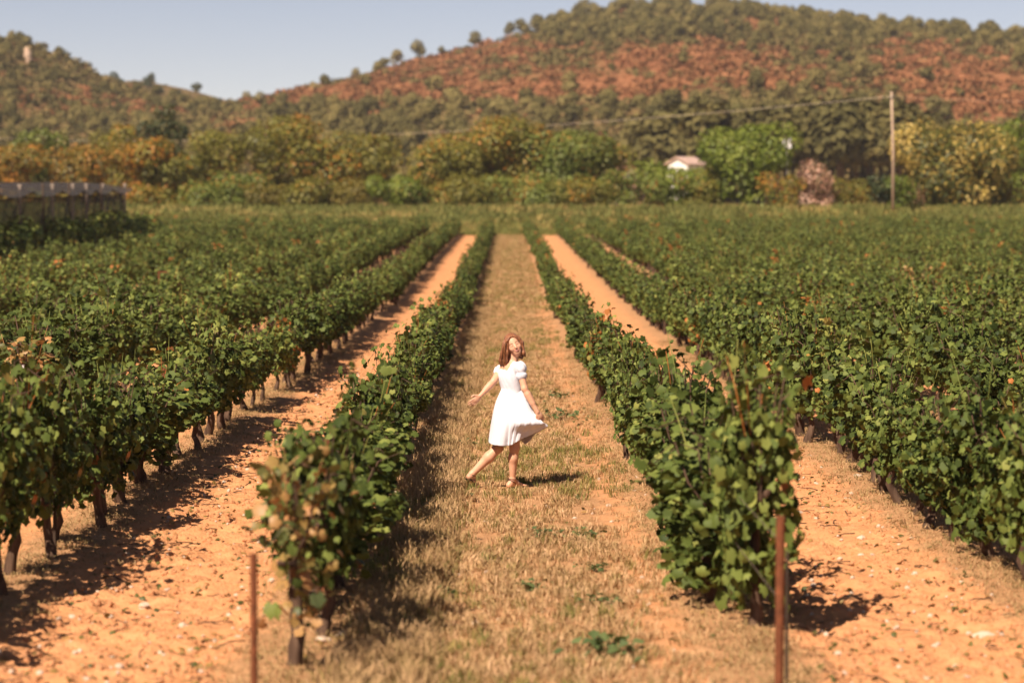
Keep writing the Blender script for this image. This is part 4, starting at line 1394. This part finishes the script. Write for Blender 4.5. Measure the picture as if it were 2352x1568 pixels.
# ------------------------------------------------------------------ the woman
def surface_nets(Fd, o, h):
    ins = Fd < 0
    nx, ny, nz = Fd.shape
    c = ins[:-1, :-1, :-1].astype(np.int8)
    s = np.zeros((nx - 1, ny - 1, nz - 1), np.int8)
    for dx in (0, 1):
        for dy in (0, 1):
            for dz in (0, 1):
                s += ins[dx:nx - 1 + dx, dy:ny - 1 + dy, dz:nz - 1 + dz]
    act = (s > 0) & (s < 8)
    I = np.argwhere(act)
    vid = np.full(act.shape, -1, np.int64)
    vid[act] = np.arange(len(I))
    acc = np.zeros((len(I), 3)); cnt = np.zeros(len(I))
    corners = [(a, b, d) for a in (0, 1) for b in (0, 1) for d in (0, 1)]
    for p in corners:
        for ax in range(3):
            if p[ax]:
                continue
            q = list(p); q[ax] = 1
            fa = Fd[I[:, 0] + p[0], I[:, 1] + p[1], I[:, 2] + p[2]]
            fb = Fd[I[:, 0] + q[0], I[:, 1] + q[1], I[:, 2] + q[2]]
            m = (fa < 0) != (fb < 0)
            t = np.where(m, fa / np.where(m, fa - fb, 1), 0)
            pt = np.repeat(np.array(p, float)[None], len(I), 0); pt[:, ax] += t
            acc[m] += pt[m]; cnt[m] += 1
    V = (I + acc / cnt[:, None]) * h + np.asarray(o)
    faces = []
    for ax in range(3):
        b, d = [(1, 2), (2, 0), (0, 1)][ax]
        sl0 = [slice(None)] * 3; sl1 = [slice(None)] * 3
        sl0[ax] = slice(0, -1); sl1[ax] = slice(1, None)
        e0, e1 = ins[tuple(sl0)], ins[tuple(sl1)]
        E = np.argwhere(e0 != e1)
        E = E[(E[:, b] > 0) & (E[:, d] > 0) & (E[:, b] < Fd.shape[b] - 1) & (E[:, d] < Fd.shape[d] - 1)]
        flip = ~e0[E[:, 0], E[:, 1], E[:, 2]]
        qs = []
        for ob, od in ((-1, -1), (0, -1), (0, 0), (-1, 0)):
            z = E.copy(); z[:, b] += ob; z[:, d] += od
            qs.append(vid[z[:, 0], z[:, 1], z[:, 2]])
        Q = np.stack(qs, 1)
        Q[flip] = Q[flip][:, ::-1]
        faces.append(Q)
    return V, np.concatenate(faces)


class Field:
    def __init__(s, lo, hi, h):
        s.o, s.h = np.array(lo, float), h
        s.n = np.ceil((np.array(hi) - s.o) / h).astype(int)
        s.F = np.full(s.n, .5, np.float32)

    def sub(s, lo, hi):
        a = np.clip(np.floor((np.array(lo) - s.o) / s.h).astype(int), 0, s.n)
        b = np.clip(np.ceil((np.array(hi) - s.o) / s.h).astype(int) + 1, 0, s.n)
        g = np.meshgrid(*[s.o[i] + s.h * np.arange(a[i], b[i]) for i in range(3)], indexing='ij')
        return tuple(slice(a[i], b[i]) for i in range(3)), np.stack(g, -1)

    def merge(s, sl, d, k, cut=False):
        f = s.F[sl]
        if cut:
            d = -d
            hh = np.clip(.5 - .5 * (d - f) / k, 0, 1) if False else None
            s.F[sl] = np.maximum(f, d)
            return
        hh = np.clip(.5 + .5 * (d - f) / k, 0, 1)
        s.F[sl] = d * (1 - hh) + f * hh - k * hh * (1 - hh)

    def cone(s, a, b, ra, rb, k=.02):
        a, b = np.array(a, float), np.array(b, float)
        R = max(ra, rb) + k + s.h * 2
        sl, p = s.sub(np.minimum(a, b) - R, np.maximum(a, b) + R)
        ab = b - a
        t = np.clip(((p - a) @ ab) / (ab @ ab), 0, 1)
        d = np.linalg.norm(p - (a + t[..., None] * ab), axis=-1) - (ra + (rb - ra) * t)
        s.merge(sl, d, k)

    def chain(s, pts, rad, k=.02):
        for i in range(len(pts) - 1):
            s.cone(pts[i], pts[i + 1], rad[i], rad[i + 1], k)

    def ell(s, c, B, r, k=.02, cut=False):
        """Ellipsoid with axes the rows of B."""
        c, r = np.array(c, float), np.array(r, float)
        R = r.max() + k + s.h * 2
        sl, p = s.sub(c - R, c + R)
        q = (p - c) @ np.array(B).T
        k0 = np.linalg.norm(q / r, axis=-1); k1 = np.linalg.norm(q / r ** 2, axis=-1) + 1e-9
        s.merge(sl, k0 * (k0 - 1) / k1, k, cut)

    def mesh(s, name, mat):
        V, Q = surface_nets(s.F, s.o, s.h)
        return make_mesh(name, V, [Q], mat)


def V3(*a):
    return np.array(a, float)


WX, WY = .067, 26.0
WZ = float(ground_z(WX, WY)) + .005
woman = thing('person', 'woman in a short white dress twirling barefoot-light in strappy sandals on the grass alley', 'person', (WX, WY, WZ))
woman['label'] = 'smiling woman in a white dress and strappy sandals walking the grass alley'

skin = NT('skin')
zs = skin.noise(9, 3)
bs = skin.bsdf(skin.ramp(zs, [(.3, (.58, .30, .19)), (.7, (.66, .36, .235))]), .5, .35)
bs.inputs['Subsurface Weight'].default_value = .12
bs.inputs['Subsurface Radius'].default_value = (.02, .008, .004)
bs.inputs['Subsurface Scale'].default_value = .6
M['skin'] = skin.done(bs.outputs[0])
hm = NT('hair')
zh = hm.noise(26, 4, .6, stretch=(3.0, 3.0, .35))
bh = hm.bsdf(hm.ramp(zh, [(.3, (.085, .026, .013)), (.5, (.24, .088, .036)), (.72, (.44, .19, .08))]), .38, .5, zh, .012, .8)
M['hair'] = hm.done(bh.outputs[0])
dm = NT('white_cotton')
zd = dm.noise(30, 4)
bd = dm.bsdf(dm.ramp(zd, [(.3, (.72, .71, .78)), (.7, (.77, .76, .83))]), .85, .15, dm.noise(9, 4), .012, .5)
trn = dm.n('ShaderNodeBsdfTranslucent'); trn.inputs[0].default_value = (.8, .74, .74, 1)
mxd = dm.n('ShaderNodeMixShader'); mxd.inputs[0].default_value = .12
dm.l(bd.outputs[0], mxd.inputs[1]); dm.l(trn.outputs[0], mxd.inputs[2])
M['dress'] = dm.done(mxd.outputs[0])
M['leather'] = plain_mat('sandal_leather', (.045, .016, .012), (.09, .03, .02), 20, .5, .4)
M['lip'] = plain_mat('lip', (.42, .13, .10), (.48, .16, .12), 20, .4, .4)
M['brow'] = plain_mat('brow', (.10, .04, .022), (.14, .06, .03), 20, .8, .2)
M['teeth'] = plain_mat('teeth', (.76, .70, .62), (.8, .75, .68), 20, .3, .4)

fdir = unit(V3(.77, .64, 0)); rdir = V3(fdir[1], -fdir[0], 0)      # where her chest faces, her right side
shR, shL = V3(.062, -.13, 1.325), V3(-.138, .12, 1.275)
neck0 = V3(-.03, 0, 1.335)
elR, wrR = V3(.118, -.20, 1.084), V3(.256, -.225, .834)
elL, wrL = V3(-.212, -.02, 1.150), V3(-.358, -.12, 1.0)
hipR, knR, anR = V3(-.005, -.085, .86), V3(.012, -.065, .44), V3(-.010, -.03, .085)
hipL, knL, anL = V3(-.075, .07, .86), V3(-.165, .015, .43), V3(-.448, -.02, .145)
# head frame
hu = unit(V3(-.42, .05, .90)); hf = V3(.24, -.96, -.20); hf = unit(hf - hu * (hf @ hu)); hs_ = -np.cross(hf, hu)
HB = np.stack([hs_, hf, hu])
hc = V3(.004, -.015, 1.535)


def HL(x, y, z):
    return hc + x * HB[0] + y * HB[1] + z * HB[2]


body = Field((-.56, -.40, -.03), (.46, .34, 1.72), .005)
Bt = np.stack([rdir, fdir, V3(0, 0, 1)])


def torso(fl, g=0.0):
    cx = V3(-.035, 0, 0)
    fl.cone(shR + V3(-.02, .03, -.03), shL + V3(.02, -.03, -.03), .050 + g, .048 + g, .05)
    fl.ell(cx + V3(0, 0, 1.215), Bt, (.148 + g, .105 + g, .15 + g), .05)
    fl.ell(V3(-.015, 0, 1.07), Bt, (.122 + g, .092 + g, .14 + g), .06)
    for s in (-1, 1):
        fl.ell(cx + V3(0, 0, 1.205) + fdir * .075 + rdir * s * .066, Bt, (.062 + g, .06 + g, .062 + g), .03)
    fl.ell(V3(-.03, 0, .90), Bt, (.165 + g, .125 + g, .14 + g), .06)


torso(body)
body.chain([neck0 + V3(0, .01, -.03), HL(0, -.03, -.07)], [.056, .050], .03)
body.chain([shR, elR, wrR], [.045, .034, .023], .02)
body.cone(elR * .75 + wrR * .25, elR * .4 + wrR * .6, .038, .030, .02)
body.chain([shL, elL, wrL], [.044, .034, .023], .02)
body.cone(elL * .75 + wrL * .25, elL * .4 + wrL * .6, .037, .030, .02)
body.chain([hipR, knR], [.092, .054], .04)
body.chain([knR, knR * .66 + anR * .34 + V3(-.008, -.004, 0), anR], [.049, .049, .031], .03)
body.chain([hipL, knL], [.092, .055], .04)
body.chain([knL, knL * .68 + anL * .32 + V3(-.012, -.01, -.012), anL], [.052, .055, .034], .03)
# standing foot
body.chain([anR, V3(-.045, -.055, .032)], [.034, .030], .02)
body.chain([V3(-.045, -.055, .030), V3(.03, .02, .036), V3(.085, .075, .020)], [.030, .033, .022], .02)
body.cone(anR, V3(.03, .02, .05), .033, .026, .02)
# trailing foot on its toes
body.chain([anL, V3(-.478, -.05, .125)], [.033, .029], .02)
body.chain([V3(-.474, -.045, .115), V3(-.448, -.005, .06), V3(-.432, .022, .028)], [.029, .032, .026], .02)
body.cone(anL, V3(-.440, .005, .075), .032, .030, .02)
for k in range(5):
    b0 = V3(-.432, .022, .028) + V3(.028, -.010, 0) * (k - 2) * .55
    body.cone(b0, b0 + V3(.010, .034, -.010), .010, .008, .008)
    b1 = V3(.085, .075, .018) + V3(.030, -.028, 0) * (k - 2) * .5
    body.cone(b1, b1 + V3(.024, .024, -.004), .010, .008, .008)
# trailing hand: palm and five separate fingers
hd = unit(V3(-.73, -.20, -.66)); hw = V3(-.60, -.30, .74); hw = unit(hw - hd * (hw @ hd)); hn = np.cross(hd, hw)
body.ell(wrL + hd * .045, np.stack([hd, hw, hn]), (.050, .037, .016), .012)
for k, ln in enumerate((.066, .078, .072, .056)):
    b0 = wrL + hd * .082 + hw * (.027 - .018 * k)
    m = b0 + hd * ln * .5 + hw * (.002 - .0015 * k) + hn * .006
    body.chain([b0 - hd * .015, m, m + unit(hd + hn * .40 + hw * (.02 - .012 * k)) * ln * .5], [.0095, .0085, .0065], .005)
t0 = wrL + hd * .022 + hw * .028
body.chain([t0, t0 + hd * .030 + hw * .026, t0 + hd * .060 + hw * .032], [.012, .010, .008], .008)
# hand closed on the lifted hem
gd = unit(V3(.30, -.205, .755) - wrR); gw = V3(.75, .35, .45); gw = unit(gw - gd * (gw @ gd)); gn = np.cross(gd, gw)
if gn[1] < 0:
    gn = -gn
body.ell(wrR + gd * .042, np.stack([gd, gw, gn]), (.048, .036, .018), .012)
for k, ln in enumerate((.040, .044, .042, .036)):
    b0 = wrR + gd * .078 + gw * (.027 - .018 * k)
    m = b0 + gd * ln * .75 + gn * .010
    e = m + gd * .006 + gn * .026
    body.chain([b0 - gd * .012, m, e, e - gd * .022 + gn * .004], [.0098, .0090, .0082, .0068], .005)
t0 = wrR + gd * .026 + gw * -.026
body.chain([t0, t0 + gd * .028 - gw * .014 + gn * .012, t0 + gd * .050 + gn * .024], [.012, .010, .008], .008)
# head
body.ell(HL(0, -.012, .030), HB, (.074, .094, .094), .02)
body.ell(HL(0, .022, -.030), HB, (.062, .066, .085), .03)
body.ell(HL(0, .052, -.088), HB, (.030, .028, .026), .03)
for s in (-1, 1):
    body.ell(HL(s * .036, .058, -.028), HB, (.026, .024, .022), .02)
    body.ell(HL(s * .072, -.012, -.012), HB, (.010, .020, .032), .008)
    body.ell(HL(s * .031, .094, .004), HB, (.018, .013, .010), .01, True)
    body.ell(HL(s * .031, .072, .002), HB, (.017, .014, .012), .006)
body.cone(HL(0, .078, .012), HL(0, .102, -.030), .008, .012, .012)
body.ell(HL(0, .083, -.062), HB, (.022, .010, .012), .01)
link('body', body.mesh('body', M['skin']), woman)


def arc(pts, rad, n=6, name='x', mat=None):
    pts = np.array([HL(*p) for p in pts])
    mb = MB(); mb.tube(pts, rad, n)
    return mb.mesh(name, mat)


def catmull(Pm, n, closed):
    Pm = np.asarray(Pm, float); m = len(Pm)
    out = []
    segs = m if closed else m - 1
    for i in range(segs):
        g4 = [Pm[(i + d) % m] if closed else Pm[min(max(i + d, 0), m - 1)] for d in (-1, 0, 1, 2)]
        for t in np.linspace(0, 1, n, endpoint=False):
            a, b, c, d = g4
            out.append(.5 * ((2 * b) + (c - a) * t + (2 * a - 5 * b + 4 * c - d) * t ** 2 + (3 * b - a - 3 * c + d) * t ** 3))
    if not closed:
        out.append(Pm[-1])
    return np.array(out)


def arc(pts, rad, name, mat):
    pts = catmull(np.array([HL(*p) for p in pts]), 4, False)
    rad = np.interp(np.linspace(0, 1, len(pts)), np.linspace(0, 1, len(rad)), rad)
    mb = MB(); mb.tube(pts, rad, 6)
    return mb.mesh(name, mat)


for s in (-1, 1):
    link('eyebrow', arc([(s * .013, .0885, .022), (s * .024, .0905, .029), (s * .037, .085, .031), (s * .050, .070, .024)], [.0016, .0024, .0022, .001], 'eyebrow', M['brow']), woman)
    link('closed_eyelid', arc([(s * .016, .0835, -.003), (s * .023, .0865, .001), (s * .034, .0850, .003), (s * .047, .0725, -.003)], [.001, .0022, .0024, .001], 'closed_eyelid', M['brow']), woman)
mt = link('mouth', arc([(-.031, .0735, -.048), (-.016, .0875, -.0625), (0, .0925, -.0665), (.016, .0875, -.0625), (.031, .0735, -.048)], [.0015, .0045, .0055, .0045, .0015], 'mouth', M['lip']), woman)
link('upper_lip', arc([(-.031, .0735, -.048), (-.014, .0895, -.0525), (0, .0945, -.0535), (.014, .0895, -.0525), (.031, .0735, -.048)], [.001, .0024, .0026, .0024, .001], 'upper_lip', M['lip']), mt)
link('teeth', arc([(-.021, .083, -.0545), (0, .0915, -.0585), (.021, .083, -.0545)], [.001, .0042, .001], 'teeth', M['teeth']), mt)

# hair: a cap round the skull, open at the face, and locks falling to the shoulders
hair = Field((-.22, -.20, 1.20), (.22, .22, 1.74), .004)
hair.ell(HL(0, -.020, .040), HB, (.089, .104, .102), .01)
hair.ell(HL(0, -.055, -.03), HB, (.084, .072, .115), .03)
hair.ell(HL(.006, .118, -.008), HB, (.068, .100, .116), .01, True)
for pts, rr in (([HL(-.076, .018, .062), V3(-.092, -.035, 1.46), V3(-.108, -.040, 1.375), V3(-.102, -.038, 1.325)], [.030, .036, .033, .014]),
                ([HL(-.078, .01, .04), V3(-.100, -.02, 1.45), V3(-.125, -.01, 1.37), V3(-.124, .0, 1.328)], [.036, .040, .034, .014]),
                ([HL(-.05, -.06, .0), V3(-.07, .05, 1.42), V3(-.075, .05, 1.33)], [.05, .05, .025]),
                ([HL(-.070, .036, .045), V3(-.070, -.062, 1.465), V3(-.078, -.060, 1.385), V3(-.082, -.055, 1.315)], [.012, .015, .016, .006]),
                ([HL(.070, .02, .055), HL(.086, .02, -.01), V3(.108, -.035, 1.455), V3(.120, -.035, 1.425)], [.026, .022, .020, .008]),
                ([HL(.05, -.05, 0), V3(.075, .03, 1.43), V3(.090, .01, 1.40)], [.045, .035, .015]),
                ([HL(-.055, .060, .075), HL(.0, .064, .104), HL(.05, .044, .088), HL(.078, .03, .04)], [.008, .005, .007, .014])):
    hair.chain(pts, rr, .018)
ho = link('hair', hair.mesh('hair', M['hair']), woman)
sb = MB()
rgh = np.random.default_rng(4)
for k in range(150):
    side = rgh.uniform() < .75
    if side:
        a = rgh.uniform(-.6, 1.5)
        st = HL(-.075 * math.cos(a * .6), .05 - .05 * a, .08)
        en = V3(rgh.uniform(-.145, -.055), rgh.uniform(-.075, .05), rgh.uniform(1.295, 1.345))
        mid = (st + en) / 2 + V3(-.030, -.022, .0) + rgh.normal(0, .012, 3)
    else:
        st = HL(.078, rgh.uniform(-.03, .04), rgh.uniform(.0, .06)); en = V3(rgh.uniform(.095, .135), rgh.uniform(-.05, .02), rgh.uniform(1.405, 1.45))
        mid = (st + en) / 2 + V3(.012, -.01, 0) + rgh.normal(0, .006, 3)
    t = np.linspace(0, 1, 7)[:, None]
    sb.tube((1 - t) ** 2 * st + 2 * t * (1 - t) * mid + t ** 2 * en, [.002, .004, .0045, .0045, .004, .003, .001], 4, .5)
link('locks', sb.mesh('locks', M['hair']), ho)

# dress: bodice with puff sleeves, then the skirt
bod = Field((-.30, -.30, .96), (.24, .30, 1.44), .005)
torso(bod, .009)
sl, p = bod.sub((-.30, -.30, .96), (.24, .30, 1.44))
topz = np.interp(p[..., 0], [-.25, -.125, -.062, -.030, .02, .08], [1.275, 1.278, 1.272, 1.335, 1.385, 1.385])
bod.F[sl] = np.maximum(bod.F[sl], p[..., 2] - topz)
bod.F[sl] = np.maximum(bod.F[sl], 1.0 - p[..., 2])
dR, dL = unit(elR - shR), unit(elL - shL)
bod.ell(shR + dR * .035 + V3(.004, -.004, .006), np.stack([unit(np.cross(dR, V3(0, 1, 0))), unit(np.cross(dR, np.cross(dR, V3(0, 1, 0)))), dR]), (.066, .070, .078), .02)
bod.cone(shR + dR * .095, shR + dR * .108, .054, .060, .008)
bod.ell(shL + dL * .015, np.eye(3), (.060, .060, .050), .02)
bod.cone(shL + dL * .045, shL + dL * .055, .052, .056, .008)
# wrinkle the cloth a little
g = np.stack(np.meshgrid(*[bod.o[i] + bod.h * np.arange(bod.n[i]) for i in range(3)], indexing='ij'), -1)
bod.F += (.0035 * np.sin(g[..., 0] * 95 + g[..., 2] * 60 + 3 * np.sin(g[..., 1] * 40)) * np.clip((g[..., 2] - 1.2) * 12, .25, 1)).astype(np.float32)
link('bodice', bod.mesh('bodice', M['dress']), woman)

G = [
    [(-.128, 0, 1.07), (-.195, .0, .91), (-.232, .0, .74), (-.250, 0, .61), (-.265, 0, .492)],
    [(-.105, -.06, 1.07), (-.165, -.12, .90), (-.20, -.155, .74), (-.215, -.17, .60), (-.222, -.18, .480)],
    [(-.055, -.098, 1.07), (-.085, -.17, .90), (-.11, -.20, .74), (-.12, -.212, .60), (-.125, -.215, .470)],
    [(-.005, -.105, 1.07), (-.015, -.175, .90), (-.030, -.222, .76), (-.045, -.205, .61), (-.050, -.185, .470)],
    [(.035, -.100, 1.07), (.050, -.180, .89), (.040, -.275, .735), (.005, -.205, .62), (-.010, -.185, .482)],
    [(.075, -.082, 1.07), (.110, -.190, .87), (.120, -.290, .725), (.075, -.205, .62), (.050, -.180, .520)],
    [(.098, -.060, 1.07), (.165, -.180, .85), (.205, -.275, .722), (.160, -.195, .63), (.135, -.165, .562)],
    [(.110, -.035, 1.07), (.200, -.150, .84), (.285, -.240, .722), (.260, -.190, .655), (.240, -.160, .610)],
    [(.118, -.010, 1.07), (.205, -.110, .85), (.305, -.200, .735), (.345, -.185, .705), (.372, -.180, .680)],
    [(.118, .025, 1.07), (.180, .02, .86), (.24, -.06, .71), (.25, -.04, .64), (.25, -.02, .585)],
    [(.095, .065, 1.07), (.145, .10, .88), (.165, .10, .74), (.155, .10, .60), (.135, .09, .462)],
    [(.030, .098, 1.07), (.05, .17, .90), (.06, .20, .74), (.065, .215, .60), (.07, .22, .485)],
    [(-.055, .095, 1.07), (-.09, .165, .90), (-.11, .20, .74), (-.125, .215, .60), (-.13, .22, .485)],
    [(-.110, .055, 1.07), (-.17, .10, .90), (-.205, .13, .74), (-.225, .14, .60), (-.235, .145, .488)],
]


S = catmull(np.array(G).transpose(0, 1, 2), 10, True)                # around
S = catmull(S.transpose(1, 0, 2), 9, False).transpose(1, 0, 2)         # down
na, nd = S.shape[:2]
cen = S.mean(0, keepdims=True)
out = S - cen; out[..., 2] = 0; out = unit(out)
aa = np.arange(na)[:, None] / na * 2 * PI; dd = np.linspace(0, 1, nd)[None]
S = S + out * (.006 * np.sin(aa * 11 + 2.5 * np.sin(dd * 3 + aa * 2)) * dd ** 1.4 + .0025 * np.sin(aa * 29 + 3 * np.sin(aa * 3) + 2 * dd) * dd)[..., None]
idx = np.arange(na * nd).reshape(na, nd)
q = np.stack([idx, np.roll(idx, -1, 0), np.roll(np.roll(idx, -1, 0), -1, 1), np.roll(idx, -1, 1)], -1)[:, :-1].reshape(-1, 4)
sk = link('skirt', make_mesh('skirt', S, [q], M['dress']), woman)
so = sk.modifiers.new('cloth', 'SOLIDIFY'); so.thickness = .004; so.offset = 1


# sandals
def strap(pts, r=.0045):
    mb = MB(); mb.tube(catmull(np.array(pts), 5, False), r, 6)
    return mb.mesh('strap', M['leather'])


def loop(c, ax, r1, r2, n=14):
    ax = unit(np.array(ax)); u = unit(np.cross(ax, V3(0, 1, .2))); w = np.cross(ax, u)
    return [np.array(c) + u * r1 * math.cos(t) + w * r2 * math.sin(t) for t in np.linspace(0, 2 * PI, n)]


sd = thing('sandal', '', '', (0, 0, 0)); sd.parent = woman
sd2 = thing('sandal', '', '', (0, 0, 0)); sd2.parent = woman
for o in (sd, sd2):
    for kx in ('label', 'category'):
        if kx in o:
            del o[kx]
legL = unit(anL - knL)
for c, ax, r in (((-.452, -.022, .140), legL + V3(.3, 0, -.35), .042), ((-.455, -.028, .095), (-.25, .35, -.8), .041), ((-.446, -.002, .060), (.1, .5, -.6), .040), ((-.438, .012, .045), (.35, .5, -.5), .036)):
    link('strap', strap(loop(c, ax, r, r * .95)), sd)
mb = MB()
path = catmull(np.array([(-.492, -.066, .105), (-.468, -.038, .075), (-.446, -.004, .024), (-.426, .036, .006), (-.418, .06, .003)]), 5, False)
wv = V3(.034, -.014, 0)
lft, rgt = path - wv, path + wv
mb.add(np.concatenate([lft, rgt, lft - [0, 0, .008], rgt - [0, 0, .008]]),
       np.concatenate([np.array([(i, i + 1, i + 1 + m, i + m) for i in range(m - 1)] + [(i + 2 * m, i + 3 * m, i + 1 + 3 * m, i + 1 + 2 * m) for i in range(m - 1)] +
                                [(i, i + 2 * m, i + 1 + 2 * m, i + 1) for i in range(m - 1)] + [(i + m, i + 1 + m, i + 1 + 3 * m, i + 3 * m) for i in range(m - 1)]) for m in (len(path),)]))
link('sole', mb.mesh('sole', M['leather']), sd)
for c, ax, r in (((-.012, -.032, .092), (.05, .05, 1), .040), ((-.018, -.030, .060), (.5, .4, 1), .046)):
    link('strap', strap(loop(c, ax, r, r)), sd2)
mb = MB(); mb.tube([(.005, .075, .020), (.055, .055, .052), (.085, .005, .018)], .0045, 6); link('strap', mb.mesh('strap', M['leather']), sd2)
mb = MB(); mb.tube([(-.055, -.066, -.002), (.03, .02, -.002), (.115, .10, -.003)], [.032, .036, .028], 10)
vv = np.concatenate(mb.v); mb.v = [vv * [1, 1, .25]]
link('sole', mb.mesh('sole', M['leather']), sd2)
